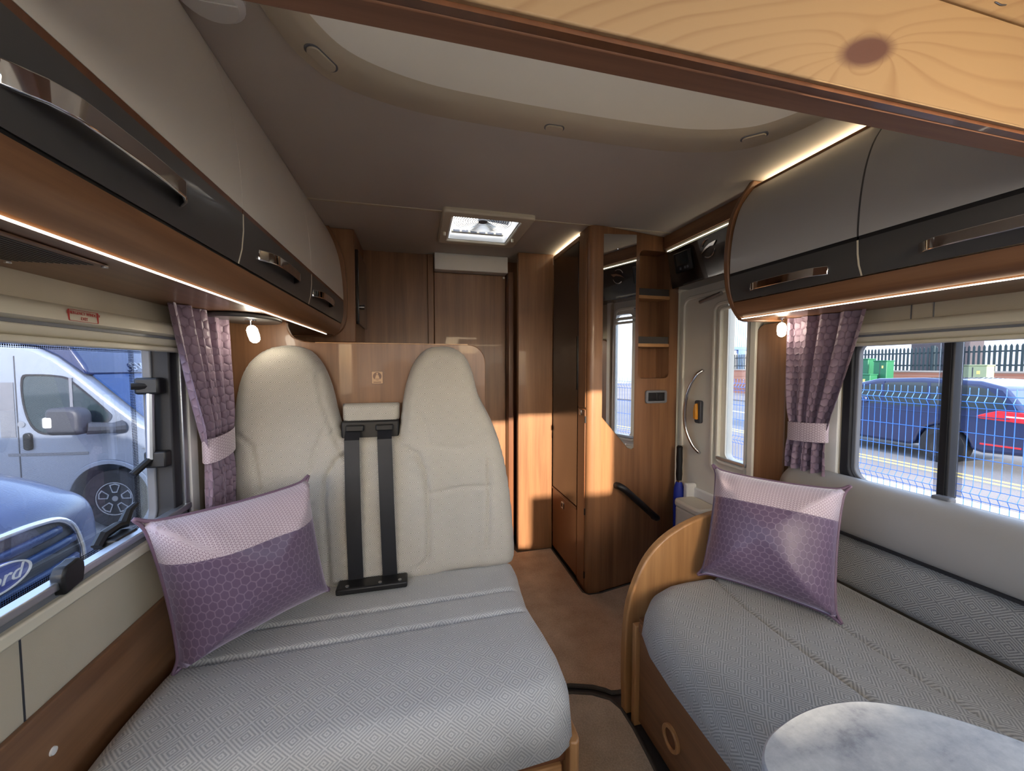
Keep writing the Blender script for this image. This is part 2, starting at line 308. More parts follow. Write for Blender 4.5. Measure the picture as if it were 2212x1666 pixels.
# ------------------------------------------------------------------ mesh helpers
XF = None     # optional vertex map applied when a mesh is built
class MB:
    def __init__(s): s.v = []; s.f = []; s.uv = None
    def add(s, vs, fs):
        k = len(s.v); s.v += [tuple(map(float, p)) for p in vs]; s.f += [tuple(i + k for i in f) for f in fs]; return s
    def box(s, x0, x1, y0, y1, z0, z1):
        vs = [(x, y, z) for x in (x0, x1) for y in (y0, y1) for z in (z0, z1)]
        return s.add(vs, [(0, 1, 3, 2), (4, 6, 7, 5), (0, 4, 5, 1), (2, 3, 7, 6), (0, 2, 6, 4), (1, 5, 7, 3)])
    def prism(s, pts, ax, a0, a1):
        n = len(pts)
        def P(p, a): return {'x': (a, p[0], p[1]), 'y': (p[0], a, p[1]), 'z': (p[0], p[1], a)}[ax]
        vs = [P(p, a0) for p in pts] + [P(p, a1) for p in pts]
        fs = [tuple(range(n)), tuple(range(2 * n - 1, n - 1, -1))] + [(i, (i + 1) % n, n + (i + 1) % n, n + i) for i in range(n)]
        return s.add(vs, fs)
    def tube(s, path, r, n=8, closed=False, flat=1.0, upv=None):
        path = [Vector(p) for p in path]; m = len(path); vs = []; fs = []
        rr = r if isinstance(r, (list, tuple)) else [r] * m
        prev = None
        for i, p in enumerate(path):
            a = path[(i - 1) % m] if (closed or i > 0) else p
            b = path[(i + 1) % m] if (closed or i < m - 1) else p
            d = (b - a).normalized()
            if prev is None: prev = Vector(upv) if upv else (Vector((0, 0, 1)) if abs(d.z) < .9 else Vector((1, 0, 0)))
            e1 = (prev - d * prev.dot(d)).normalized(); e2 = d.cross(e1); prev = e1
            for k in range(n):
                t = 2 * PI * k / n
                vs.append(p + (e1 * math.cos(t) * flat + e2 * math.sin(t)) * rr[i])
        for i in range(m if closed else m - 1):
            for k in range(n):
                j = (i + 1) % m
                fs.append((i * n + k, i * n + (k + 1) % n, j * n + (k + 1) % n, j * n + k))
        if not closed: fs += [tuple(range(n - 1, -1, -1)), tuple((m - 1) * n + k for k in range(n))]
        return s.add(vs, fs)
    def lathe(s, prof, c, ax='z', n=24):
        vs = []; fs = []; m = len(prof)
        for r, h in prof:
            for k in range(n):
                t = 2 * PI * k / n; a, b = r * math.cos(t), r * math.sin(t)
                o = {'z': (a, b, h), 'y': (a, h, b), 'x': (h, a, b)}[ax]
                vs.append((c[0] + o[0], c[1] + o[1], c[2] + o[2]))
        for i in range(m - 1):
            for k in range(n): fs.append((i * n + k, i * n + (k + 1) % n, (i + 1) * n + (k + 1) % n, (i + 1) * n + k))
        fs += [tuple(range(n)), tuple((m - 1) * n + k for k in range(n - 1, -1, -1))]
        return s.add(vs, fs)
    def grid(s, fn, nu, nv, uvfn=None, wrap=False):
        k0 = len(s.v); vs = []; uvs = []
        for i in range(nu + 1):
            for j in range(nv + 1):
                vs.append(fn(i / nu, j / nv)); uvs.append(uvfn(i / nu, j / nv) if uvfn else (i / nu, j / nv))
        fs = [(i * (nv + 1) + j, i * (nv + 1) + j + 1, (i + 1) * (nv + 1) + j + 1, (i + 1) * (nv + 1) + j) for i in range(nu) for j in range(nv)]
        s.add(vs, fs); s.uv = (s.uv or [(0, 0)] * k0) + uvs
        return s
    def sweep(s, prof, ax, a0, a1, th):
        # open profile polyline thickened by th (list of 2-D points) and extruded
        p = [Vector(q) for q in prof]; n = len(p); off = []
        for i in range(n):
            d = (p[min(i + 1, n - 1)] - p[max(i - 1, 0)]).normalized(); off.append(p[i] + Vector((-d.y, d.x)) * th)
        return s.prism([tuple(q) for q in p] + [tuple(q) for q in reversed(off)], ax, a0, a1)
    def text(s, body, size, xf, ext=.0008, align='CENTER', shear=0):
        cu = bpy.data.curves.new('t', 'FONT'); cu.body = body; cu.size = size; cu.extrude = ext; cu.align_x = align; cu.align_y = 'CENTER'; cu.shear = shear; cu.resolution_u = 3
        o = bpy.data.objects.new('t', cu); me = o.to_mesh()
        s.add([xf(v.co.x, v.co.y, v.co.z) for v in me.vertices], [tuple(p.vertices) for p in me.polygons])
        o.to_mesh_clear(); bpy.data.objects.remove(o); bpy.data.curves.remove(cu)
        return s
    def build(s, name, mat, parent=None, bevel=0, seg=2, sharp=32, label=None, smooth=True, recalc=True, subsurf=0):
        me = bpy.data.meshes.new(name); me.from_pydata([XF(*q) for q in s.v] if XF else s.v, [], s.f); me.validate()
        if s.uv:
            ul = me.uv_layers.new(name='UVMap'); uv = s.uv + [(0, 0)] * (len(s.v) - len(s.uv))
            for lp in me.loops: ul.data[lp.index].uv = uv[lp.vertex_index]
        if recalc:
            bm = bmesh.new(); bm.from_mesh(me); bmesh.ops.recalc_face_normals(bm, faces=bm.faces); bm.to_mesh(me); bm.free()
        if smooth:
            for p in me.polygons: p.use_smooth = True
            me.set_sharp_from_angle(angle=math.radians(sharp))
        me.materials.append(mat if not isinstance(mat, str) else M[mat])
        o = bpy.data.objects.new(name, me); C.objects.link(o)
        if parent:
            o.parent = parent
            if not parent.get('_local'):
                w = Vector(parent.get('_w', (0, 0, 0))); o.matrix_parent_inverse = Matrix.Translation(-w)
            else: o['_local'] = 1
        if bevel:
            b = o.modifiers.new('bevel', 'BEVEL'); b.width = bevel; b.segments = seg; b.limit_method = 'ANGLE'; b.angle_limit = math.radians(35); b.harden_normals = False
        if subsurf:
            b = o.modifiers.new('sub', 'SUBSURF'); b.levels = subsurf; b.render_levels = subsurf
        if label: o['label'] = label
        return o
def thing(name, label, cat, loc=(0, 0, 0), rz=0, group=None, local=False):
    o = bpy.data.objects.new(name, None); C.objects.link(o); o.location = loc; o.rotation_euler = (0, 0, rz); o.empty_display_size = .1
    o['label'] = label; o['category'] = cat
    if group: o['group'] = group
    if local: o['_local'] = 1
    else: o['_w'] = tuple(loc)
    return o
def tag(o, label, cat, group=None):
    o['label'] = label; o['category'] = cat
    if group: o['group'] = group
    return o
def struct(o, label=None):
    o['kind'] = 'structure'
    if label: o['label'] = label
    return o
def sroot(name, loc=(0, 0, 0), label=None):
    o = bpy.data.objects.new(name, None); C.objects.link(o); o.location = loc; o['_w'] = tuple(loc); o['kind'] = 'structure'
    if label: o['label'] = label
    return o
def bx(*a): return MB().box(*a)
def smooth_curve(pts, per=8, closed=False):
    p = [np.array(q, float) for q in pts]; n = len(p); out = []
    rng = range(n) if closed else range(n - 1)
    for i in rng:
        p0 = p[(i - 1) % n] if closed or i > 0 else 2 * p[0] - p[1]
        p1 = p[i]; p2 = p[(i + 1) % n]
        p3 = p[(i + 2) % n] if closed or i + 2 < n else 2 * p[-1] - p[-2]
        for k in range(per):
            t = k / per
            out.append(.5 * ((2 * p1) + (-p0 + p2) * t + (2 * p0 - 5 * p1 + 4 * p2 - p3) * t * t + (-p0 + 3 * p1 - 3 * p2 + p3) * t ** 3))
    if not closed: out.append(p[-1])
    return [tuple(q) for q in out]
def rrect(x0, x1, z0, z1, r, n=5):
    rs = r if isinstance(r, (list, tuple)) else [r] * 4; out = []
    for (cx, cz, a0), q in zip(((x1, z1, 0), (x0, z1, 90), (x0, z0, 180), (x1, z0, 270)), rs):
        sx = -1 if cx == x1 else 1; sz = -1 if cz == z1 else 1
        if q == 0: out.append((cx, cz)); continue
        for k in range(n + 1):
            t = math.radians(a0 + 90 * k / n); out.append((cx + sx * q + q * math.cos(t), cz + sz * q + q * math.sin(t)))
    return out
def ring_prism(outer, inner, ax, a0, a1):
    # frame between two closed outlines with the same number of points
    mb = MB(); n = len(outer)
    def P(p, a): return {'x': (a, p[0], p[1]), 'y': (p[0], a, p[1]), 'z': (p[0], p[1], a)}[ax]
    vs = [P(p, a) for a in (a0, a1) for L in (outer, inner) for p in L]; fs = []
    for i in range(n):
        j = (i + 1) % n
        fs += [(i, j, n + j, n + i), (2 * n + i, 3 * n + i, 3 * n + j, 2 * n + j), (i, 2 * n + i, 2 * n + j, j), (n + i, n + j, 3 * n + j, 3 * n + i)]
    return mb.add(vs, fs)
def seg_dist(P, A, B):
    d = B - A; L = (d * d).sum(-1) + 1e-12
    t = np.clip(((P[:, None, :] - A[None]) * d[None]).sum(-1) / L[None], 0, 1)
    Q = A[None] + t[..., None] * d[None]; D = np.sqrt(((P[:, None, :] - Q) ** 2).sum(-1))
    return D, Q
def puffy(outline, T, r, Tb=None, seams=(), res=.012, frame=None, crown=0, fn=None, p=2.0, vsplit=None, uv_scale=1.0):
    """soft pad from a flat outline: height grows from the edge inwards; seams are grooves"""
    O = np.array(outline, float); A = O; B = np.roll(O, -1, 0)
    lo = O.min(0) - res; hi = O.max(0) + res
    nx = int(math.ceil((hi[0] - lo[0]) / res)); ny = int(math.ceil((hi[1] - lo[1]) / res))
    gx = lo[0] + np.arange(nx + 1) * res; gy = lo[1] + np.arange(ny + 1) * res
    P = np.stack(np.meshgrid(gx, gy, indexing='ij'), -1).reshape(-1, 2)
    def inside(P):
        x, y = P[:, 0:1], P[:, 1:2]
        c = ((A[None, :, 1] > y) != (B[None, :, 1] > y)) & (x < (B[:, 0] - A[:, 0])[None] * (y - A[None, :, 1]) / ((B[:, 1] - A[:, 1])[None] + 1e-12) + A[None, :, 0])
        return c.sum(1) % 2 == 1
    faces = []; cen = []
    for i in range(nx):
        for j in range(ny):
            a = i * (ny + 1) + j; faces.append((a, a + ny + 1, a + ny + 2, a + 1)); cen.append((gx[i] + res / 2, gy[j] + res / 2))
    keep = inside(np.array(cen)); faces = [f for f, k in zip(faces, keep) if k]
    cnt = {}
    for f in faces:
        for a, b in zip(f, f[1:] + f[:1]): e = (min(a, b), max(a, b)); cnt[e] = cnt.get(e, 0) + 1
    bnd = set(v for e, c in cnt.items() if c == 1 for v in e)
    used = sorted(set(v for f in faces for v in f)); idx = {v: i for i, v in enumerate(used)}
    Q = P[used].copy(); D, NP_ = seg_dist(Q, A, B); k = D.argmin(1); d = D[np.arange(len(Q)), k]
    isb = np.array([v in bnd for v in used]); Q[isb] = NP_[np.arange(len(Q)), k][isb]; d[isb] = 0
    ins = inside(P[used]); d[(~ins) & (~isb)] = 0
    dn = np.clip(d / r, 0, 1); prof = (1 - (1 - dn) ** p) ** (1 / p)
    h = T * prof
    if crown: h = h + crown * np.clip(d / d.max(), 0, 1) ** .8
    for poly, depth, wd in seams:
        s_ = np.array(poly, float); Ds, _ = seg_dist(Q, s_[:-1], s_[1:]); dm = Ds.min(1)
        h = h - depth * np.exp(-(dm / wd) ** 2) * prof
    if fn is not None: h = h + fn(Q[:, 0], Q[:, 1]) * prof
    Fo, U, V, Wv = [np.array(q, float) for q in frame]
    vs = [tuple(Fo + U * q[0] + V * q[1] + Wv * hh) for q, hh in zip(Q, h)]
    sd = B - A; area = (A[:, 0] * B[:, 1] - B[:, 0] * A[:, 1]).sum(); sn = np.stack([sd[:, 1], -sd[:, 0]], 1) * (1 if area > 0 else -1)
    sn = sn / (np.linalg.norm(sn, axis=1)[:, None] + 1e-12)
    QU = Q + sn[k] * (T * (1 - prof))[:, None]          # unroll the sides so the weave does not stretch
    uv = [tuple(q * uv_scale) for q in QU]
    fs = [tuple(idx[v] for v in f) for f in faces]; fmid = [Q[list(f)].mean(0) for f in fs]
    nb = len(fs)
    if Tb is not None:
        bmap = {}
        for i in range(len(Q)):
            if isb[i]: bmap[i] = i
            else:
                bmap[i] = len(vs); vs.append(tuple(Fo + U * Q[i][0] + V * Q[i][1] - Wv * Tb * prof[i])); uv.append(tuple(Q[i] * uv_scale))
        fs2 = [tuple(bmap[i] for i in reversed(f)) for f in fs]; fmid = fmid + fmid; fs = fs + fs2
    out = []
    groups = [fs] if vsplit is None else [[f for f, m in zip(fs, fmid) if m[1] < vsplit], [f for f, m in zip(fs, fmid) if m[1] >= vsplit]]
    for g in groups:
        mb = MB(); us = sorted(set(i for f in g for i in f)); mp = {i: k for k, i in enumerate(us)}
        mb.add([vs[i] for i in us], [tuple(mp[i] for i in f) for f in g]); mb.uv = [uv[i] for i in us]; out.append(mb)
    return out[0] if vsplit is None else out
# ================================================================== the setting
XL, XR, ZC = -.65, 1.52, 1.96
struct(bx(XL - .1, XR + .1, -1.9, 2.9, -.06, 0).build('floor', 'floor'), 'dark vinyl floor under the carpets')
# walls around the window and door openings
WIN_L = (-.25, 1.262, .775, 1.345)     # y0, y1, z0, z1
WIN_R = (-.25, 1.075, .795, 1.36)
DOOR = (1.44, 2.03, .10, 1.72)
def wall(name, x0, x1, opens, label):
    mb = MB(); ys = sorted(set([-1.9, 2.9] + [o[i] for o in opens for i in (0, 1)]))
    for a, b in zip(ys, ys[1:]):
        o = [q for q in opens if q[0] <= a + 1e-6 and q[1] >= b - 1e-6]
        if o: mb.box(x0, x1, a, b, 0, o[0][2]); mb.box(x0, x1, a, b, o[0][3], 2.2)
        else: mb.box(x0, x1, a, b, 0, 2.2)
    return struct(mb.build(name, 'cream_wall'), label)
CABWIN = (-1.5, -.5, .95, 1.6)
wl = wall('wall_left', XL - .05, XL, [WIN_L, CABWIN], 'cream fabric lined left wall')
wr = wall('wall_right', XR, XR + .05, [WIN_R, CABWIN, DOOR], 'cream fabric lined right wall')
for z0, z1, y in ((.63, .79, .80),): bx(XL, XL + .0015, y - .0012, y + .0012, z0, z1).build('panel_joint', 'dkplast', wl)
for y in (.885, .83): bx(XR - .0015, XR, y - .001, y + .001, 1.38, 1.44).build('panel_joint', 'gplast', wr)
bx(XR - .004, XR, .835, .88, 1.38, 1.44).build('panel_strip', 'cream_wall', wr)

# front of the cab, behind the camera: dash, windscreen opening and sloping nose, its skylight opening shaped to place the sun patch
mb = MB().box(XL, XR, -1.75, -1.55, 0, 1.0)
struct(mb.build('wall_front', 'dkplast', bevel=.02), 'grey dashboard wall in front of the cab')
NX0, NX1, NY0, NY1 = .50, 1.02, -1.56, -.66
def nz(y): return 2.12 + .3 * (y + .1)
mb = MB()
def nose(x0, x1, y0, y1):
    vs = [(x, y, nz(y) + dz) for x in (x0, x1) for y in (y0, y1) for dz in (0, .03)]
    mb.add(vs, [(0, 1, 3, 2), (4, 6, 7, 5), (0, 4, 5, 1), (2, 3, 7, 6), (0, 2, 6, 4), (1, 5, 7, 3)])
nose(XL - .1, NX0, -1.75, -.1); nose(NX1, XR + .1, -1.75, -.1); nose(.72, NX1, -1.75, NY0); nose(NX0, NX1, NY1, -.1)
struct(mb.build('trim_1', 'recess'), 'unseen white nose lining above the cab, opening shaped for the sun patch')

mb = MB()  # unseen blind, added to diffuse the sun; lower middle lets a strip through
for k, xa, xb in [(k, XL, .50) for k in range(20)] + [(k, .72, XR) for k in range(20)] + [(k, .50, .72) for k in range(13)]:
    z0 = 1.0 + k * .03; mb.add([(xa, -1.60, z0), (xb, -1.60, z0), (xb, -1.585, z0 + .015), (xa, -1.585, z0 + .015), (xb, -1.60, z0 + .03), (xa, -1.60, z0 + .03)], [(0, 1, 2, 3), (3, 2, 4, 5)])
tag(mb.build('diffuser_blind', 'blind', smooth=False), 'white pleated blind added unseen behind the camera to soften the sun', 'blind')

# ceiling with the arched recess of the roof window
CXR = .43
half = [(-.765, -.1), (-.755, .45), (-.742, .75), (-.722, .9), (-.685, 1.01), (-.605, 1.095), (-.43, 1.148), (-.2, 1.162), (0, 1.165)]
arch = smooth_curve(half, 7); arch = arch + [(-x, y) for x, y in reversed(arch[:-1])]
OUT = [(CXR + x, y) for x, y in arch]
def scaled(fx, fy): return [(CXR + x * fx, -.1 + (y + .1) * fy) for x, y in arch]
poly = [(XL - .05, -.1)] + OUT + [(XR + .05, -.1), (XR + .05, 1.868), (XL - .05, 1.868)]
cl = struct(MB().prism(poly, 'z', ZC, ZC + .03).build('ceiling', 'ceil', sharp=20), 'taupe vinyl ceiling panel with arched roof window recess')
mb = bx(XL - .05, .175, 1.868, 2.9, ZC, ZC + .03); mb.box(.51, XR + .05, 1.868, 2.9, ZC, ZC + .03); mb.box(.175, .51, 2.225, 2.9, ZC, ZC + .03)
mb.build('rear_panel', 'ceil', cl)
bx(XL, XR, 1.862, 1.878, ZC - .004, ZC + .002).build('joint_strip', 'ring', cl, bevel=.002)
# swept moulding: flat band, rounded lip, then the recess wall
prof = [(1.0, 1.0, ZC + .002), (1.0, 1.0, ZC - .014), (.992, .993, ZC - .018), (.945, .948, ZC - .018), (.932, .932, ZC - .015), (.918, .918, ZC - .004), (.905, .905, ZC + .018), (.885, .885, ZC + .05), (.85, .85, ZC + .085), (.79, .78, ZC + .112), (.70, .70, ZC + .13), (.60, .62, ZC + .14)]
rows = [[(x, y, z) for x, y in scaled(fx, fy)] for fx, fy, z in prof]
ringo = sroot('trim_2', (CXR, .9, ZC), 'cream moulded surround of the roof window recess')
def rows_mb(rs):
    mb = MB(); n = len(rs[0]); vs = [p for r in rs for p in r]
    return mb.add(vs, [(i * n + j, i * n + j + 1, (i + 1) * n + j + 1, (i + 1) * n + j) for i in range(len(rs) - 1) for j in range(n - 1)])
rows_mb(rows[:6]).build('surround_band', 'ring', ringo, sharp=60)
rows_mb(rows[5:]).build('recess_wall', 'recess', ringo, sharp=60)
top = [(x, y, ZC + .14) for x, y in scaled(.60, .62)]
MB().prism([(x, y) for x, y, z in top], 'z', ZC + .14, ZC + .16).build('recess_roof', 'recess', ringo)
def oval_cap(x, y, a, L=.062, w=.030):
    pts = []
    for k in range(24):
        t = 2 * PI * k / 24; ex = (L - w) / 2 * (1 if math.cos(t) > 0 else -1)
        u, v = ex + w / 2 * math.cos(t), w / 2 * math.sin(t)
        pts.append((x + u * math.cos(a) - v * math.sin(a), y + u * math.sin(a) + v * math.cos(a)))
    c = (x, y); inn = [(c[0] + (p[0] - c[0]) * .86, c[1] + (p[1] - c[1]) * .86) for p in pts]
    o = MB().prism(inn, 'z', ZC - .0235, ZC - .016).build('screw_cover', 'ring', ringo, bevel=.001)
    g = ring_prism(pts, inn, 'z', ZC - .0195, ZC - .016).build('cover_rim', 'gplast', o)
oval_cap(-.205, 1.003, .98, .085, .036); oval_cap(.407, 1.118, -.02); oval_cap(1.025, 1.012, -.75, .075)
# round white fitting on the ceiling at top left
t = thing('ceiling_fitting', 'round white fitting on the ceiling beside the left lockers', 'fitting', (-.385, .90, ZC))
MB().lathe([(.0, ZC), (.062, ZC), (.062, ZC - .012), (.05, ZC - .022), (.0, ZC - .024)], (-.385, .90, 0), 'z', 28).build('body', 'white', t)
bx(-.4365, -.3335, .898, .902, ZC - .0255, ZC - .020).build('bar', 'white', t)

# rooflight
vx0, vx1, vy0, vy1 = .125, .57, 1.81, 2.275
t = thing('roof_vent', 'cream framed rooflight with clear dome set in the ceiling', 'rooflight', (.35, 2.04, ZC))
ring_prism(rrect(vx0, vx1, vy0, vy1, .02), rrect(vx0 + .05, vx1 - .06, vy0 + .06, vy1 - .05, .012), 'z', ZC - .022, ZC + .05).build('frame', 'cream', t, bevel=.008)
ring_prism(rrect(vx0 + .045, vx1 - .055, vy0 + .055, vy1 - .045, .012), rrect(vx0 + .055, vx1 - .065, vy0 + .065, vy1 - .055, .012), 'z', ZC - .01, ZC + .16).build('shaft', 'white', t)
dm = glass('dome_plastic', (.92, .94, .98, 1))
MB().grid(lambda u, v: (vx0 + .05 + (vx1 - vx0 - .11) * u, vy0 + .06 + (vy1 - vy0 - .11) * v, ZC + .16 + .06 * (1 - (2 * u - 1) ** 4) * (1 - (2 * v - 1) ** 4)), 12, 12).build('dome', dm, t)
mb = MB(); cx, cy = (vx0 + vx1) / 2 - .005, vy0 + .205
for r in [.03 + .012 * k for k in range(11)]: mb.tube([(cx + r * math.cos(a), cy + r * math.sin(a), ZC + .022) for a in np.linspace(0, 2 * PI, 40, endpoint=False)], .0022, 5, True)
mb.build('fan_guard', 'white', t)
mb = MB()
for k in range(8):
    a = k * PI / 4 + .2; mb.add([(cx + .02 * math.cos(a - .3), cy + .02 * math.sin(a - .3), ZC + .036), (cx + .15 * math.cos(a - .12), cy + .15 * math.sin(a - .12), ZC + .044), (cx + .15 * math.cos(a + .12), cy + .15 * math.sin(a + .12), ZC + .034), (cx + .02 * math.cos(a + .3), cy + .02 * math.sin(a + .3), ZC + .030)], [(0, 1, 2, 3)])
mb.lathe([(0, ZC + .02), (.024, ZC + .02), (.024, ZC + .044), (0, ZC + .044)], (cx, cy, 0), 'z', 16).build('fan', 'gplast', t)
bx(vx0 + .07, vx1 - .08, vy1 - .10, vy1 - .075, ZC + .015, ZC + .03).build('blind_bar', 'cream', t, bevel=.004)
for k in range(6): bx(vx0 + .08 + k * .048, vx0 + .115 + k * .048, vy1 - .102, vy1 - .098, ZC + .016, ZC + .028).build('slot', 'gplast', t)
MB().lathe([(0, 0), (.008, 0), (.007, -.02), (0, -.022)], (vx0 + .025, vy0 + .28, ZC - .02), 'z', 12).build('catch', 'cream', t)
MB().lathe([(0, 0), (.008, 0), (.007, -.02), (0, -.022)], (vx1 - .045, vy0 + .30, ZC - .02), 'z', 12).build('catch', 'cream', t)

# drop-soffit and partitions at the rear
struct(bx(.118, .60, 2.535, 2.62, 1.853, ZC).build('trim_3', 'white', bevel=.004), 'white boxed soffit above the rear door')
struct(bx(XL, .075, 2.60, 2.66, 0, ZC).build('wall_rear', 'wood_v'), 'brown wooden rear partition')
struct(bx(.075, .115, 2.585, 2.66, 0, ZC).build('trim_4', 'wood_v', bevel=.004), 'wooden post beside the rear door')
d1 = sroot('door_1', (.36, 2.6, 0), 'plain brown wooden rear door')
bx(.118, .60, 2.605, 2.645, .02, 1.85).build('leaf', 'wood_v', d1, bevel=.003)
bx(.60, .637, 2.52, 2.66, 0, 1.86).build('jamb', 'wood_dk', d1, bevel=.004)
bx(.600, .606, 2.60, 2.607, .02, 1.85).build('edge_gap', 'black', d1)
MB().lathe([(0, 0), (.007, 0), (.007, .012), (0, .012)], (.585, 2.59, 1.835), 'y', 10).build('stop', 'steel', d1)
bx(-.1, XR, 2.66, 2.70, 0, ZC).build('backing', 'wood_v', d1)
# ================================================================== lower left: side board, bench, seats
struct(bx(XL, XL + .012, .2, 1.42, .0, .632).build('trim_5', 'wood_y', bevel=.003), 'low wooden side board along the left wall')
t = tag(MB().lathe([(0, 0), (.0075, 0), (.0065, .003), (0, .0035)], (XL + .012, .83, .545), 'x', 14).build('screw_cap', 'white'), 'small white screw cap on the left side board', 'screw cap')

# bench base
t = thing('bench_base', 'wooden bench box with drawer front under the left seat cushion', 'bench base', (-.15, 1.1, 0))
bx(XL + .014, .335, .835, 1.40, 0, .345).build('body', 'wood_x', t)
bx(XL + .014, .335, .815, .835, .315, .345).build('top_rail', 'wood_lx', t, bevel=.003)
bx(XL + .014, .335, .822, .835, .285, .315).build('shadow_rail', 'wood_dk', t)
bx(XL + .02, .325, .815, .835, .02, .282).build('drawer_front', 'wood_lx', t, bevel=.003)
MB().prism([(.335, .79)] + [(.335 + .026 * math.sin(a), .79 - .018 + .018 * math.cos(a)) for a in np.linspace(0, PI, 9)][:0] + [(.350, .785), (.360, .795), (.362, .81), (.362, 1.40), (.335, 1.40)], 'z', 0, .36).build('end_panel', 'wood_light', t, bevel=.004)
# back panel behind the seats
bp = [(XL, 0), (.268, 0), (.272, 1.19)] + [(.272 - .07 + .07 * math.cos(a), 1.245 + .073 * math.sin(a)) for a in np.linspace(0, PI / 2, 7)] + [(-.36, 1.318)] + smooth_curve([(-.40, 1.322), (-.435, 1.338), (-.452, 1.372), (-.453, 1.395)], 4) + [(XL, 1.395)]
t = thing('seat_back_panel', 'wooden panel standing behind the two travel seats', 'panel', (-.19, 1.56, 0))
MB().prism(bp, 'y', 1.545, 1.57).build('panel', 'wood_v', t, bevel=.003)
bx(-.36, .20, 1.5445, 1.5705, 1.316, 1.3195).build('edge_strip', 'wood_light', t)
# seat belt pictogram
t = thing('belt_sticker', 'small square seat belt pictogram sticker on the wooden seat panel', 'sticker', (-.146, 1.544, 1.165))
SX, SZ = -.146, 1.188
bx(SX - .021, SX + .021, 1.5435, 1.5448, SZ - .024, SZ + .024).build('backing', 'sticker', t)
ring_prism(rrect(SX - .0215, SX + .0215, SZ - .0245, SZ + .0245, .001), rrect(SX - .0195, SX + .0195, SZ - .0225, SZ + .0225, .001), 'y', 1.5432, 1.5446).build('border', 'wood_dk', t)
MB().lathe([(0, 1.5429), (.0155, 1.5429), (.0155, 1.5436), (0, 1.5436)], (SX, 0, SZ + .005), 'y', 24).build('disc', 'wood_dk', t)
mb = MB().lathe([(0, 1.5424), (.0035, 1.5424), (.0035, 1.543), (0, 1.543)], (SX, 0, SZ + .0145), 'y', 12)
mb.prism([(SX - .008, SZ - .003), (SX + .008, SZ - .003), (SX + .004, SZ + .010), (SX - .004, SZ + .010)], 'y', 1.5424, 1.543)
mb.prism([(SX - .010, SZ - .008), (SX + .010, SZ - .008), (SX + .009, SZ - .0045), (SX - .009, SZ - .0045)], 'y', 1.5424, 1.543)
mb.build('seated_figure', 'sticker', t)
bx(SX - .014, SX + .014, 1.5429, 1.5436, SZ - .019, SZ - .016).build('caption', 'wood_dk', t)
# seat cushion
out = [(XL + .016, 1.47), (.372, 1.47), (.374, 1.40), (.362, 1.30), (.352, 1.18), (.360, 1.05), (.366, .93), (.362, .85), (.345, .80), (.30, .775), (.15, .768), (-.1, .765), (-.4, .765), (-.58, .77), (XL + .016, .79)]
out = smooth_curve(out[:1] + out[1:], 1)
seams = [([(XL, 1.225), (-.34, 1.224), (0, 1.232), (.315, 1.240)], .013, .0065), ([(XL, 1.098), (-.47, 1.099), (-.1, 1.104), (.31, 1.112)], .013, .0065)]
t = thing('seat_cushion', 'long grey diamond weave bench cushion in front of the two seatbacks', 'seat cushion', (-.15, 1.1, .345))
def sag(u, v): return -.018 * np.clip((v - 1.02) / .35, 0, 1) + .010 * np.exp(-((v - .92) / .12) ** 2)
mb = puffy(out, .135, .07, .0, seams, .008, ((0, 0, .348), (1, 0, 0), (0, 1, 0), (0, 0, 1)), fn=sag, p=2.6)
mb.build('cover', 'fab2', t, sharp=180)
# seatback: one shell with two head lobes
def rc(z): return 1.405 + .05 * (z - .45)       # slight recline of the front surface
L = [(-.600, .455), (-.606, .60), (-.608, .80), (-.606, .95), (-.602, 1.05), (-.594, 1.13), (-.575, 1.205), (-.54, 1.262), (-.485, 1.298), (-.42, 1.304), (-.365, 1.285), (-.325, 1.235), (-.297, 1.16), (-.280, 1.08), (-.265, 1.02), (-.255, .985)]
Rr = [(-.072, .985), (-.062, 1.03), (-.052, 1.10), (-.038, 1.17), (-.012, 1.24), (.03, 1.292), (.085, 1.308), (.14, 1.302), (.185, 1.27), (.213, 1.21), (.232, 1.13), (.252, 1.085), (.285, 1.02), (.315, .94), (.340, .84), (.358, .72), (.368, .60), (.372, .50), (.362, .458), (.33, .445)]
body = smooth_curve(L, 3) + smooth_curve(Rr, 3) + [(0, .432), (-.3, .425), (-.58, .43)]
sm = [([(-.335, 1.20), (-.318, 1.10), (-.285, .99), (-.245, .90)], .009, .006),
      ([(-.575, 1.0), (-.535, .96), (-.52, .86), (-.515, .80)], .009, .007), ([(-.315, 1.01), (-.345, .93), (-.36, .85), (-.42, .80), (-.50, .795)], .009, .007),
      ([(-.51, .74), (-.40, .745), (-.36, .75)], .010, .006),
      ([(-.225, .93), (-.275, .90), (-.31, .84), (-.318, .75), (-.31, .60), (-.305, .46)], .015, .008),
      ([(-.04, .93), (.0, .905), (.025, .85), (.035, .75), (.035, .60), (.03, .52), (-.005, .49)], .015, .008),
      ([(.045, .756), (.15, .768), (.262, .770)], .012, .006), ([(.262, .87), (.262, .75), (.258, .60), (.255, .53)], .011, .007),
      ([(-.03, 1.17), (-.035, 1.08), (-.05, .98)], .007, .006), ([(.0, 1.06), (.03, 1.01), (.045, .935), (.15, .92), (.20, .93)], .005, .006)]
def bol(u, v):
    c = -.018 * np.exp(-((u - .15) / .085) ** 4) - .016 * np.exp(-((u + .415) / .085) ** 4)
    return c * np.clip((1.0 - v) / .2, 0, 1)
t = thing('double_seatback', 'beige diamond weave seatback with two rounded headrests', 'seatback', (-.13, 1.42, .43))
n_ = Vector((0, -1, .05)).normalized()
mb = puffy(body, .075, .055, .02, sm, .007, ((0, 1.405 - .05 * .45 + .075, 0), (1, 0, 0), (0, .05, 1), tuple(n_)), fn=bol, p=2.3)
mb.build('shell', 'fab', t, sharp=180)
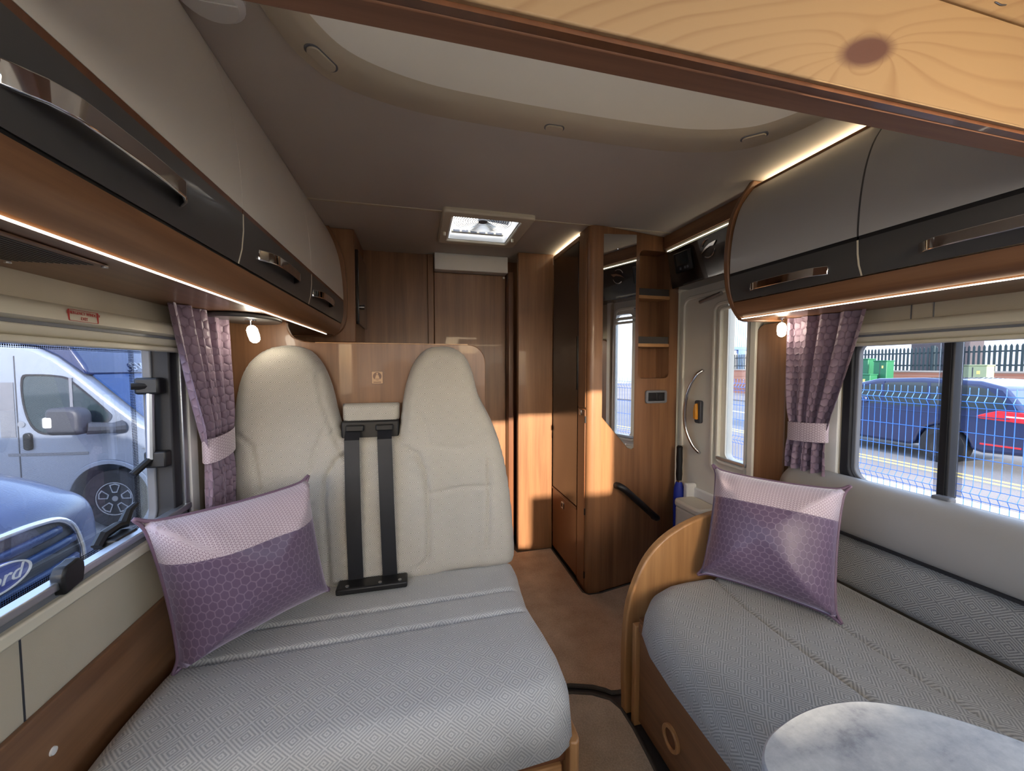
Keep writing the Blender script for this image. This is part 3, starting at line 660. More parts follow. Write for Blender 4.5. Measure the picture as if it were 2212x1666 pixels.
# little pad and black belt guide between the headrests
pd = rrect(-.262, -.064, 1.022, 1.096, [.004, .004, .022, .022])
puffy(pd, .02, .012, .015, (), .008, ((0, 1.475, 0), (1, 0, 0), (0, 0.02, 1), (0, -1, 0))).build('belt_pad', 'fab', t, sharp=180)
bx(-.262, -.066, 1.455, 1.515, .965, 1.035).build('belt_guide', 'black', t, bevel=.006)
for x in (-.215, -.115): bx(x - .03, x + .03, 1.437, 1.46, 1.0, 1.022).build('guide_loop', 'black', t, bevel=.004)
bx(-.27, -.04, 1.335, 1.40, .470, .492).build('buckle_bar', 'black', t, bevel=.006)
for x in (-.235, -.13, -.065): MB().lathe([(0, .4915), (.006, .4915), (.006, .495), (0, .495)], (x, 1.35, 0), 'z', 10).build('bolt', 'steel', t)
def belt(x0, x1, label):
    pts = []
    for k in range(15):
        s_ = k / 14; z = 1.012 + (.487 - 1.012) * s_; y = rc(z) - .012 - .012 * math.sin(PI * s_) + (.035 if k == 0 else 0); pts.append((x0 + (x1 - x0) * s_, y, z))
    vs = []
    for p in pts: vs += [(p[0] - .0245, p[1] - .004, p[2]), (p[0] + .0245, p[1] - .004, p[2]), (p[0] + .0245, p[1] - .0015, p[2]), (p[0] - .0245, p[1] - .0015, p[2])]
    fs = [(0, 1, 2, 3), (56, 57, 58, 59)]
    for k in range(14):
        for a in range(4): fs.append((4 * k + a, 4 * k + (a + 1) % 4, 4 * k + 4 + (a + 1) % 4, 4 * k + 4 + a))
    tag(MB().add(vs, fs).build('seat_belt', 'belt'), label, 'seat belt', 'black seat belts over the middle of the seatback')
belt(-.222, -.213, 'black seat belt strap nearer the window, left of the pair')
belt(-.114, -.100, 'black seat belt strap nearer the aisle, right of the pair')

# ================================================================== left wall: window, blind, curtain
def window_frame(prefix, x_in, x_out, W, r, parent, mat='rubber', wd=.035):
    o = rrect(W[0], W[1], W[2], W[3], r, 6); i = rrect(W[0] + wd, W[1] - wd, W[2] + wd * .7, W[3] - wd * .7, r, 6)
    ring_prism(o, i, 'x', x_out, x_in).build('frame', mat, parent, bevel=.004)
w1 = sroot('window_1', (XL, .6, .84), 'tinted left window with black rubber frame')
window_frame('l', XL + .004, XL - .05, WIN_L, .05, w1)
o = rrect(WIN_L[0] + .03, WIN_L[1] - .03, WIN_L[2] + .02, WIN_L[3], .04, 6); i_ = rrect(WIN_L[0] + .042, WIN_L[1] - .042, WIN_L[2] + .03, WIN_L[3] - .01, .04, 6)
ring_prism(o, i_, 'x', XL - .055, XL - .035).build('inner_seal', 'gplast', w1, bevel=.003)
MB().prism([(WIN_L[0], WIN_L[2]), (WIN_L[1], WIN_L[2]), (WIN_L[1], WIN_L[3]), (WIN_L[0], WIN_L[3])], 'x', XL - .075, XL - .070).build('pane', 'pane', w1)
fr = MB()
fr.grid(lambda u, v: (XL - .068, WIN_L[0] + u * (WIN_L[1] - WIN_L[0]), 1.265 + v * .03), 1, 1, lambda u, v: (u * 1.5, v * .03))
fr.grid(lambda u, v: (XL - .068, 1.196 + .020 * u, .82 + v * .48), 1, 1, lambda u, v: (u * .020, v * .48))
fr.grid(lambda u, v: (XL - .068, WIN_L[0] + u * (WIN_L[1] - WIN_L[0]), .80 + v * .014), 1, 1, lambda u, v: (u * 1.5, v * .014))
fr.build('frit_border', 'frit', w1)
bx(XL - .005, XL + .020, -.25, 1.275, .826, .842).build('lower_rail', 'alu', w1, bevel=.003)
bx(XL - .005, XL + .012, -.25, 1.275, .812, .826).build('rail_groove', 'gplast', w1)
bx(XL, XL + .024, -.25, 1.30, .788, .812).build('sill_trim', 'cream', w1, bevel=.004)
bx(XL - .002, XL + .012, 1.262, 1.285, .80, 1.35).build('side_trim', 'alu', w1, bevel=.003)
bx(XL - .002, XL + .016, 1.285, 1.325, .80, 1.35).build('side_post', 'white', w1, bevel=.003)
# blind cassette
prof = [(XL, 1.345), (XL + .028, 1.342), (XL + .040, 1.33), (XL + .042, 1.312), (XL + .030, 1.306), (XL + .030, 1.298), (XL + .026, 1.286), (XL + .018, 1.281), (XL, 1.281)]
bl = thing('blind_cassette', 'cream roller blind cassette above the left window', 'blind', (XL, .5, 1.281))
MB().prism(prof, 'y', -.25, 1.31).build('housing', 'cream', bl, sharp=40)
bx(XL + .028, XL + .034, -.25, 1.31, 1.300, 1.306).build('slot', 'gplast', bl)
bx(XL + .005, XL + .030, -.25, 1.31, 1.268, 1.281).build('pull_bar', 'cream', bl, bevel=.003)
st = MB(); SY, SZ2 = .903, 1.325
st = thing('exit_sticker', 'red outlined emergency exit sticker on the left blind cassette', 'sticker', (XL + .043, SY, SZ2))
def lx(y, z, y0, z0, xx): return (xx, y0 + y, z0 + z)
ring_prism(rrect(SY - .033, SY + .033, SZ2 - .0115, SZ2 + .0095, .002), rrect(SY - .0322, SY + .0322, SZ2 - .0107, SZ2 + .0087, .002), 'x', XL + .0405, XL + .0432).build('border', 'red', st)
MB().text('EMERGENCY WINDOW', .0076, lambda x, y, z: (XL + .0428 + z, SY + x * .92, SZ2 + .0035 + y), .0003).build('top_line', 'red', st)
MB().text('EXIT', .0085, lambda x, y, z: (XL + .0428 + z, SY + x * .9, SZ2 - .006 + y), .0003).build('exit_word', 'red', st)
# window stays and catches
def stay(y, z0, z1):
    s_ = thing('window_stay', 'grey telescopic window stay on the left window frame', 'window stay', (XL - .02, y, z0))
    MB().tube([(XL - .035, y, z0), (XL - .030, y, z1)], .009, 10).build('rod', 'alu', s_)
    MB().box(XL - .06, XL - .005, y - .010, y + .022, z1 - .008, z1 + .036).build('upper_bracket', 'black', s_, bevel=.006)
    MB().tube([(XL - .06, y - .018, z1 + .014), (XL - .03, y, z1 + .014)], .009, 8).build('knob', 'black', s_)
    MB().box(XL - .05, XL - .0, y - .003, y + .026, z0 - .024, z0 + .02).build('lower_bracket', 'black', s_, bevel=.005)
    MB().tube([(XL - .055, y - .035, z0 - .03), (XL - .03, y + .01, z0 + .01)], .009, 8).build('lever', 'black', s_)
stay(1.205, .985, 1.165)
ct = thing('window_catch', 'black window catch on the aluminium rail at the near end', 'window catch', (XL + .01, .875, .842))
MB().prism([(.850, .838), (.848, .852), (.856, .866), (.872, .868), (.884, .872), (.896, .860), (.897, .845), (.893, .822), (.852, .815)], 'x', XL + .006, XL + .028).build('body', 'black', ct, bevel=.004)
ct = thing('window_catch', 'black window catch folded over beside the left cushion corner', 'window catch', (XL + .005, 1.03, .842))
MB().tube([(XL - .03, 1.01, .838), (XL - .03, 1.028, .856), (XL - .03, 1.07, .860), (XL - .03, 1.09, .856), (XL - .03, 1.11, .882), (XL - .03, 1.135, .890)], [.010, .011, .010, .012, .009, .006], 8).build('lever', 'black', ct)
bx(XL - .045, XL + .0, 1.02, 1.09, .826, .846).build('base', 'black', ct, bevel=.004)

def curtain(name, label, x0, sgn, top, tie, bot, zt, ztie, zb, folds, tielab):
    """top/tie/bot: (y_a, y_b) extents at the given heights; sgn points into the room"""
    t = thing(name, label, 'curtain', (x0, (bot[0] + bot[1]) / 2, zb))
    def ext(z):
        if z > ztie:
            s_ = (z - ztie) / (zt - ztie); s_ = s_ ** .8
            return [tie[k] + (top[k] - tie[k]) * s_ for k in (0, 1)]
        s_ = (ztie - z) / (ztie - zb); s_ = min(1, s_ * 1.3) ** .6
        return [tie[k] + (bot[k] - tie[k]) * s_ for k in (0, 1)]
    cw = .42
    def fn(u, v):
        z = zb + (zt - zb) * v; a, b = ext(z); squeeze = math.exp(-((z - ztie) / .05) ** 2)
        amp = .026 * (1 - .45 * squeeze)
        ph = 2 * PI * folds * u
        y = a + (b - a) * (u + .22 / folds * math.sin(ph * 2) * .3)
        x = x0 + sgn * (.012 + amp * (.5 + .5 * math.sin(ph + .8 + 1.3 * v)) + .004 * math.sin(ph * 2.7 + 5 * v))
        return (x, y, z)
    MB().grid(fn, folds * 16, 60, lambda u, v: (u * cw, v * (zt - zb))).build('drape', 'curtain', t, sharp=180)
    # tieback band
    a, b = ext(ztie); n = 40; vs = []; hb = .036
    ps = []
    for k in range(n):
        q = 2 * PI * k / n; ps.append((x0 + sgn * (.024 + .030 * math.cos(q)), (a + b) / 2 + (b - a + .014) / 2 * math.sin(q)))
    mb = MB()
    for i in range(n):
        pass
    L_ = 2 * (b - a) + .1
    mb.grid(lambda u, v: (ps[int(round(u * n)) % n][0], ps[int(round(u * n)) % n][1], ztie - hb + 2 * hb * v - .02 * (ps[int(round(u * n)) % n][1] - a) / (b - a) * (-1 if sgn > 0 else .6)), n, 4, lambda u, v: (u * L_, v * 2 * hb)).build('tieback', 'pinkweave', t, sharp=180)
    return t
curtain('curtain', 'mauve quilted hexagon curtain tied back beside the left window', XL + .034, 1, (1.135, 1.415), (1.285, 1.425), (1.265, 1.43), 1.390, .985, .735, 4, '')

# ================================================================== left overhead lockers
LP = smooth_curve([(-.452, 1.958), (-.432, 1.925), (-.405, 1.86), (-.384, 1.78), (-.373, 1.69), (-.369, 1.62), (-.3685, 1.578)], 3)
LB = [(-.3685, 1.566), (-.369, 1.53), (-.373, 1.49), (-.381, 1.458)]
def locker(y0, y1, h0, h1, label, grp, prof, band, sgn, mats, back, edge=True, hz=1.503):
    t = thing('overhead_locker', label, 'locker', (prof[-1][0], (y0 + y1) / 2, band[-1][1]), group=grp)
    th = .018 * (1 if sgn > 0 else -1)
    g = .0022
    MB().sweep(prof, 'y', y0 + g, y1 - g, -th).build('door', mats[0], t, sharp=50)
    gp = [prof[-1], band[0]]
    x = (gp[0][0] + gp[1][0]) / 2
    bx(min(x - sgn * .016, x - sgn * .001), max(x - sgn * .016, x - sgn * .001), y0 + g, y1 - g, band[0][1], prof[-1][1]).build('trim_strip', mats[2], t)
    MB().sweep(band, 'y', y0 + g, y1 - g, -th).build('dark_band', mats[1], t, sharp=50)
    xb = sorted((back, prof[0][0] - sgn * .05)); bx(xb[0], xb[1], y0 + .002, y1 - .002, 1.46, 1.93).build('body', 'cream', t)
    # bow handle
    hx = -.3705 if sgn > 0 else band[1][0] ; out_ = sgn * .026
    n = 12; vs = []; fs = []
    for k in range(n + 1):
        s_ = k / n; y = h0 + (h1 - h0) * s_; e = min(1, 6 * min(s_, 1 - s_)) ; bow = sgn * .006 * math.sin(PI * s_)
        x = hx + out_ * (e ** .5) + bow if 0 < k < n else hx
        y2 = y if 0 < k < n else (h0 if k == 0 else h1)
        for dx, dz in ((0, -.013), (0, .013), (-sgn * .006, .013), (-sgn * .006, -.013)): vs.append((x + dx, y2, hz + dz))
    for k in range(n):
        for a in range(4): fs.append((4 * k + a, 4 * k + (a + 1) % 4, 4 * k + 4 + (a + 1) % 4, 4 * k + 4 + a))
    fs += [(0, 1, 2, 3), tuple(4 * n + a for a in range(4))]
    MB().add(vs, fs).build('handle', 'chrome', t, bevel=.002)
    if edge:
        MB().sweep([(p[0] + sgn * .0006, p[1]) for p in band], 'y', y1 - g, y1 + g, -th).build('edge_bead', 'cream', t)
        MB().sweep([(p[0] + sgn * .0006, p[1]) for p in prof], 'y', y1 - g, y1 + g, -th).build('edge_bead', mats[3], t)
    return t
LM = ('cab', 'anth', 'wood_dk', 'cab')
GL = 'curved overhead lockers along the left wall'
locker(.10, .985, .470, .757, 'nearest left overhead locker, greige curved door with the largest chrome handle', GL, LP, LB, 1, LM, XL + .005)
locker(.985, 1.555, 1.075, 1.36, 'middle left overhead locker, greige curved door above the curtain', GL, LP, LB, 1, LM, XL + .005)
locker(1.555, 2.19, 1.58, 1.86, 'farthest left overhead locker, next to the wooden end panel', GL, LP, LB, 1, LM, XL + .005, False)
t = thing('locker_pelmet', 'wooden pelmet with light strip under the left lockers', 'pelmet', (-.5, 1.1, 1.385))
MB().sweep(smooth_curve([(-.381, 1.452), (-.388, 1.43), (-.402, 1.408), (-.418, 1.392)], 3), 'y', .1, 2.19, -.016).build('fascia', 'wood_y', t, sharp=60)
bx(-.400, -.384, .1, 2.19, 1.449, 1.458).build('gap_shadow', 'black', t)
bx(XL, -.43, .1, 1.55, 1.392, 1.402).build('underside', 'wood_y', t)
bx(XL, -.43, 1.55, 2.19, 1.392, 1.402).build('underside', 'wood_y', t)
bx(-.4232, -.4208, .1, 2.03, 1.3855, 1.3882).build('light_strip', 'led', t)
bx(-.436, -.4255, .1, 2.05, 1.387, 1.398).build('light_channel', 'wood_y', t)
bx(-.60, -.475, .46, .76, 1.388, 1.392).build('grille_frame', 'wood_y', t, bevel=.003)
for k in range(13): bx(-.590 + k * .0083, -.5855 + k * .0083, .475, .745, 1.3872, 1.3885).build('grille_slot', 'black', t)
for x in (-.598, -.478):
    for y in (.465, .755): MB().lathe([(0, 1.386), (.004, 1.386), (.004, 1.388), (0, 1.388)], (x, y, 0), 'z', 10).build('screw', 'steel', t)
# wooden end panel of the left lockers
ep = [(XL, 1.385), (-.45, 1.383)] + smooth_curve([(-.42, 1.388), (-.375, 1.43), (-.355, 1.50), (-.352, 1.60), (-.355, 1.72), (-.372, 1.82), (-.405, 1.91), (-.432, 1.958)], 3) + [(XL, 1.958)]
tag(MB().prism(ep, 'y', 2.19, 2.215).build('locker_end_panel', 'wood_v', bevel=.004), 'curved wooden end panel closing the left lockers', 'panel')
t = thing('kitchen_cabinet', 'wooden kitchen cabinet with dark oven front beyond the left lockers', 'cabinet', (-.45, 2.4, 1.3))
bx(XL, -.315, 2.218, 2.595, 1.36, ZC - .002).build('body', 'wood_v', t, bevel=.004)
bx(-.315, -.298, 2.235, 2.58, 1.46, 1.86).build('oven_door', 'dark', t, bevel=.004)
MB().lathe([(0, 0), (.010, 0), (.012, .02), (0, .022)], (-.298, 2.30, 1.56), 'x', 14).build('knob', 'steel', t)
# oval plate + reading lamp
def lamp(name, lab, x, y, z, sgn, tilt):
    t = thing(name, lab, 'lamp', (x, y, z))
    MB().lathe([(0, z), (.016, z), (.016, z - .006), (0, z - .006)], (x, y, 0), 'z', 16).build('base', 'chrome', t)
    MB().tube([(x, y, z - .004), (x, y, z - .022)], .003, 8).build('stem', 'chrome', t)
    d = Vector((tilt, 0, -1)).normalized(); p = Vector((x, y, z - .02))
    mb = MB(); path = [p + d * s_ for s_ in (0, .004, .012, .03, .045, .052, .055)]
    mb.tube(path, [.006, .011, .015, .0155, .014, .009, .002], 16).build('capsule', 'lamp', t)
    return t
t = thing('lamp_plate', 'dark oval corner shelf under the left lockers above the reading lamp', 'shelf', (-.54, 1.42, 1.386))
MB().prism([(-.535 + .10 * math.cos(a), 1.42 + .125 * math.sin(a)) for a in np.linspace(0, 2 * PI, 32, endpoint=False)], 'z', 1.377, 1.391).build('plate', 'anth', t, bevel=.004)
lamp('reading_lamp', 'glowing reading lamp hanging over the left headrest', -.50, 1.365, 1.377, 1, .25)
# ================================================================== right overhead lockers
RP = smooth_curve([(1.285, 1.925), (1.255, 1.89), (1.222, 1.84), (1.198, 1.77), (1.185, 1.69), (1.181, 1.62), (1.1815, 1.588)], 3)
RB = [(1.1815, 1.577), (1.184, 1.54), (1.190, 1.51), (1.202, 1.482)]
RM = ('cab_r', 'anth', 'black', 'anth')
GR = 'curved overhead lockers along the right wall'
locker(.10, .815, .40, .682, 'right overhead locker with grey curved door, behind the pine beam', GR, RP, RB, -1, RM, XR - .005, True, 1.515)
locker(.815, 1.262, .894, 1.17, 'right overhead locker with grey curved door, beside the wooden end panel', GR, RP, RB, -1, RM, XR - .005, False, 1.515)
t = thing('locker_pelmet', 'wooden pelmet with light strip under the right lockers', 'pelmet', (1.35, .7, 1.416))
MB().sweep(smooth_curve([(1.203, 1.478), (1.212, 1.455), (1.226, 1.435), (1.243, 1.424)], 3), 'y', .1, 1.262, .016).build('fascia', 'wood_y', t, sharp=60)
bx(1.27, XR, .1, 1.262, 1.424, 1.434).build('underside', 'wood_y', t)
bx(1.2448, 1.2472, .1, 1.262, 1.4168, 1.4195).build('light_strip', 'led', t)
bx(1.2495, 1.268, .1, 1.262, 1.418, 1.43).build('light_channel', 'wood_y', t)
t = thing('ceiling_cornice', 'wooden cornice with hidden glowing light strip above the right lockers', 'cornice', (1.33, .7, 1.93))
bx(1.287, 1.30, .1, 1.262, 1.926, 1.935).build('lip', 'wood_y', t, bevel=.002)
bx(1.282, 1.47, .1, 1.262, 1.916, 1.926).build('shelf', 'wood_y', t)
bx(1.325, 1.345, .1, 1.25, 1.927, 1.934).build('light_strip', 'led_up', t)
mb = MB().box(1.235, 1.285, .80, .87, 1.935, 1.958)
t = thing('bed_catch', 'small cream catch block on the ceiling behind the pine beam', 'catch', (1.26, .83, 1.94))
mb.build('block', 'cream', t, bevel=.006); MB().lathe([(0, 1.931), (.008, 1.931), (.008, 1.936), (0, 1.936)], (1.262, .845, 0), 'z', 12).build('screw', 'gplast', t)
ep = [(XR, 1.416), (1.275, 1.408)] + smooth_curve([(1.25, 1.415), (1.226, 1.442), (1.20, 1.485), (1.18, 1.555), (1.174, 1.64), (1.178, 1.72), (1.193, 1.80), (1.225, 1.87), (1.262, 1.925), (1.285, 1.957)], 3) + [(XR, 1.957)]
tag(MB().prism(ep, 'y', 1.264, 1.286).build('locker_end_panel', 'wood_v', bevel=.004), 'curved wooden end panel closing the right lockers', 'panel')
lamp('reading_lamp', 'glowing reading lamp hanging below the right lockers', 1.40, 1.225, 1.422, -1, .02)

# ================================================================== beam of the drop-down bed
t = thing('bed_beam', 'knotty pine bed beam crossing above the camera with brown laminate edge', 'beam', (.45, .43, 1.59))
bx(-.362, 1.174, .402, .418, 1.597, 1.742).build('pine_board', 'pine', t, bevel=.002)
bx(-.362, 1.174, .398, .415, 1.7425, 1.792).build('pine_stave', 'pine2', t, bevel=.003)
bx(-.362, 1.174, .385, .43, 1.792, 1.83).build('top_rail', 'wood_lx', t, bevel=.003)
bx(-.362, 1.174, .4185, .450, 1.590, 1.80).build('laminate_board', 'wood_red', t, bevel=.002)
bx(-.362, 1.174, .408, .4185, 1.5915, 1.597).build('dark_joint', 'wood_dk', t)
for x, z in ((.668, 1.752), (.83, 1.756)): MB().tube([(x - .012, .3972, z + .001), (x, .3968, z - .001), (x + .012, .3972, z + .002)], .0009, 6).build('staple', 'steel', t)
tag(bx(.90, 1.0, .05, .40, 1.835, 1.86).build('bed_crosspiece', 'wood_dk', bevel=.003), 'short dark bed crosspiece behind the top of the pine beam', 'crosspiece')

# ================================================================== fridge column and wardrobe
tag(bx(.637, .872, 2.40, 2.44, 0, ZC - .003).build('column_panel', 'wood_v', bevel=.003), 'tall wooden panel facing the aisle beside the dark fridge', 'panel')
t = thing('fridge', 'tall dark brown fridge with lower drawer facing the aisle', 'fridge', (1.1, 2.2, 0))
bx(.892, 1.02, 1.99, 2.395, 0, 1.93).build('body', 'wood_v', t)
bx(.872, .892, 1.992, 2.392, .435, 1.915).build('door', 'fridge', t, bevel=.004)
bx(.868, .892, 1.99, 2.395, .420, .433).build('gap_rail', 'wood_dk', t)
d = bx(.872, .892, 1.992, 2.392, .03, .418).build('drawer', 'drawer', t, bevel=.004)
ring_prism(rrect(2.185, 2.222, .348, .388, .005), rrect(2.193, 2.214, .356, .380, .004), 'x', .866, .873).build('latch', 'steel', d, bevel=.001)
bx(.869, .872, 2.193, 2.214, .356, .380).build('latch_button', 'drawer', d)
bx(.880, .892, 1.985, 2.395, .0, .03).build('plinth', 'black', t)
bx(.8655, .873, 2.00, 2.012, 1.10, 1.40).build('grip', 'dark', t)
bx(.870, .886, 1.986, 2.395, 1.917, 1.943).build('top_rail', 'wood_y', t, bevel=.002)
tag(bx(.885, 1.015, 1.99, 2.395, 1.931, 1.936).build('top_light', 'led_up'), 'hidden glowing light strip on top of the fridge column', 'light strip')
# slim cupboard with rounded corner and the big panel with mirror
t = thing('wardrobe', 'wooden wardrobe corner with mirror panel and slim cupboard door', 'wardrobe', (1.1, 1.9, 0))
cor = [(.872, 1.982), (.872, 1.880)] + [(.872 + .03 - .03 * math.cos(a), 1.880 - .03 * math.sin(a)) for a in np.linspace(0, PI / 2, 7)][1:] + [(.945, 1.85), (.945, 1.868), (.905, 1.868), (.905, 1.982)]
MB().prism(cor, 'z', .005, ZC - .004).build('corner_post', 'wood_v', t, sharp=50)
d = bx(.868, .872, 1.885, 1.978, .03, 1.0).build('slim_door', 'drawer', t, bevel=.002)
MB().box(.862, .868, 1.925, 1.95, .965, .995).build('knob', 'steel', d, bevel=.004)
bx(.868, .872, 1.885, 1.978, 1.012, ZC - .06).build('upper_door', 'wood_v', t, bevel=.002)
for z in (.08, .43, .93): bx(.866, .873, 1.879, 1.886, z, z + .035).build('hinge', 'black', t)
# the panel with the mirror is turned a little towards the door
_c, _s = math.cos(math.radians(11)), math.sin(math.radians(11))
def turned(x, y, z):
    r = x / 1.85; s_ = (x - .945) / (_c - _s * r); by = 1.85 + s_ * _s; d_ = y - 1.85
    zz = 1.23 + (z - 1.23) * by / 1.85
    return (.945 + s_ * _c - d_ * _s, by + d_ * _c, min(max(zz, .012), ZC - .003))
XF = turned
# facing panel with niche opening (frame built around the niche)
NX = (1.158, 1.348, 1.165, 1.85)
fp = MB(); ZT = ZC - .004
outr = [(.945, .02), (1.40, .02), (1.40, ZT), (.945, ZT)]
hole = rrect(*NX, .028, 5)
def frame_with_hole(x0, x1, z0, z1, hole, y0, y1):
    # hole from rrect order: starts at right side going counter-clockwise; split in four quads fans
    n = len(hole); q = n // 4; corners = [(x1, z1), (x0, z1), (x0, z0), (x1, z0)]
    mb = MB(); vs = [(p[0], y, p[1]) for y in (y0, y1) for p in corners + hole]; m = 4 + n; fs = []
    for k in range(4):
        arc = [4 + (k * q + i) for i in range(q)]
        for a, b in zip(arc, arc[1:]): fs.append((k, a, b)); fs.append((m + k, m + b, m + a))
        nxt = 4 + ((k + 1) * q) % n; kk = (k + 1) % 4
        fs.append((k, arc[-1], nxt, kk)); fs.append((m + k, m + kk, m + nxt, m + arc[-1]))
        fs.append((k, kk, m + kk, m + k))
    for i in range(n): j = (i + 1) % n; fs.append((4 + i, 4 + j, m + 4 + j, m + 4 + i))
    return mb.add(vs, fs)
frame_with_hole(.945, 1.40, .0, ZT, hole, 1.85, 1.868).build('front_panel', 'wood_v', t)
bx(NX[0] - .002, NX[1] + .002, 1.95, 1.955, NX[2] - .01, NX[3] + .01).build('niche_back', 'wood_v', t)
mir = [(.946, 1.915), (.946, .962), (1.098, .792), (1.122, .782), (1.136, .792), (1.136, 1.925)]
MB().prism(mir, 'y', 1.8462, 1.850).build('mirror', 'mirror', t)
for x, z in ((1.03, 1.845), (1.09, .81)): MB().lathe([(0, 1.8435), (.004, 1.8435), (.004, 1.8462), (0, 1.8462)], (x, 0, z), 'y', 10).build('mirror_clip', 'chrome', t)
for z in (1.595, 1.337):
    s_ = bx(NX[0], NX[1], 1.851, 1.95, z, z + .018).build('niche_shelf', 'wood_lx', t, bevel=.002)
    bx(NX[0] + .002, NX[1] - .002, 1.856, 1.860, z + .018, z + .055).build('shelf_lip', 'lip', s_)
mb = MB().box(.96, NX[0] - .002, 1.868, 1.95, .02, ZT); mb.box(NX[1] + .002, 1.40, 1.868, 1.95, .02, ZT); mb.box(NX[0] - .002, NX[1] + .002, 1.868, 1.95, .02, NX[2]); mb.box(NX[0] - .002, NX[1] + .002, 1.868, 1.95, NX[3], ZT)
mb.build('body', 'wood_v', t)
# socket and grab handle
s_ = thing('wall_socket', 'grey framed double socket below the shelf niche', 'socket', (1.267, 1.85, 1.065))
ring_prism(rrect(1.203, 1.332, 1.030, 1.100, .012), rrect(1.216, 1.319, 1.042, 1.088, .004), 'y', 1.838, 1.850).build('frame', 'gplast', s_, bevel=.002)
for x in (1.218, 1.269):
    q = bx(x, x + .049, 1.841, 1.850, 1.042, 1.088).build('insert', 'black', s_, bevel=.003)
MB().lathe([(0, 1.8395), (.016, 1.8395), (.016, 1.8415), (0, 1.8415)], (1.2935, 0, 1.065), 'y', 18).build('outlet', 'rubber', s_)
g = thing('grab_handle', 'black diagonal grab handle on the wardrobe panel', 'handle', (1.15, 1.85, .5))
pth = [Vector((1.038, 1.85, .590)), Vector((1.038, 1.825, .592)), Vector((1.060, 1.808, .575)), Vector((1.10, 1.80, .538)), Vector((1.16, 1.796, .483)), Vector((1.215, 1.80, .435)), Vector((1.255, 1.81, .405)), Vector((1.268, 1.83, .398)), Vector((1.268, 1.85, .398))]
MB().tube(smooth_curve(pth, 4), .0175, 12).build('bar', 'black', g, sharp=180)
XF = None
# header above the door
t = thing('door_header', 'wooden header with light strip and dark control panel above the door', 'header', (1.42, 1.6, 1.66))
bx(1.355, XR, 1.288, 1.925, 1.885, ZC - .002).build('fascia', 'wood_y', t, bevel=.003)
cpv = [(1.362, 1.864), (1.40, 1.665), (1.52, 1.665), (1.52, 1.864)]
MB().prism(cpv, 'y', 1.288, 1.905).build('control_board', 'dark', t, bevel=.003)
bx(1.362, 1.50, 1.288, 1.915, 1.868, 1.883).build('light_recess', 'cream', t)
bx(1.3605, 1.363, 1.288, 1.90, 1.868, 1.8705).build('light_strip', 'led', t)
sl = (1.40 - 1.362) / (1.665 - 1.864)
def cp(y, z, off=.001): return (1.362 + (z - 1.864) * sl - off, y, z)
k = thing('control_display', 'small dark digital control display above the door', 'display', cp(1.77, 1.79))
def slab(y0, y1, z0, z1, th): return MB().add([cp(y0, z0, 0), cp(y1, z0, 0), cp(y1, z1, 0), cp(y0, z1, 0), cp(y0, z0, th), cp(y1, z0, th), cp(y1, z1, th), cp(y0, z1, th)], [(0, 1, 2, 3), (4, 7, 6, 5), (0, 4, 5, 1), (1, 5, 6, 2), (2, 6, 7, 3), (3, 7, 4, 0)])
slab(1.715, 1.845, 1.735, 1.835, .010).build('bezel', 'black', k, bevel=.003)
slab(1.735, 1.825, 1.768, 1.825, .0108).build('screen', 'glassgr', k)
for y in (1.745, 1.765, 1.80): slab(y - .006, y + .006, 1.745, 1.757, .0125).build('button', 'gplast', k)
em = thing('wing_emblem', 'chrome S shaped wing emblem on the dark control panel', 'emblem', cp(1.60, 1.79))
def arc(c0, r, a0, a1, n=14): return [cp(c0[0] + r * math.cos(math.radians(a)), c0[1] + r * math.sin(math.radians(a)), .004) for a in np.linspace(a0, a1, n)]
MB().tube(arc((1.60, 1.800), .042, 20, 115)[::-1], [.0012 + .003 * i / 13 for i in range(14)], 6).build('upper_arc', 'chrome', em)
MB().tube(arc((1.60, 1.800), .042, 195, 305)[::-1], [.0045 - .003 * i / 13 for i in range(14)], 6).build('lower_arc', 'chrome', em)
wng = [(1.648, 1.785), (1.62, 1.806), (1.59, 1.818), (1.545, 1.822), (1.565, 1.803), (1.585, 1.806), (1.61, 1.80)]
MB().add([cp(y, z, .002) for y, z in wng] + [cp(y, z, .006) for y, z in wng], [tuple(range(7)), tuple(range(13, 6, -1))] + [(i, (i + 1) % 7, 7 + (i + 1) % 7, 7 + i) for i in range(7)]).build('wing', 'chrome', em)
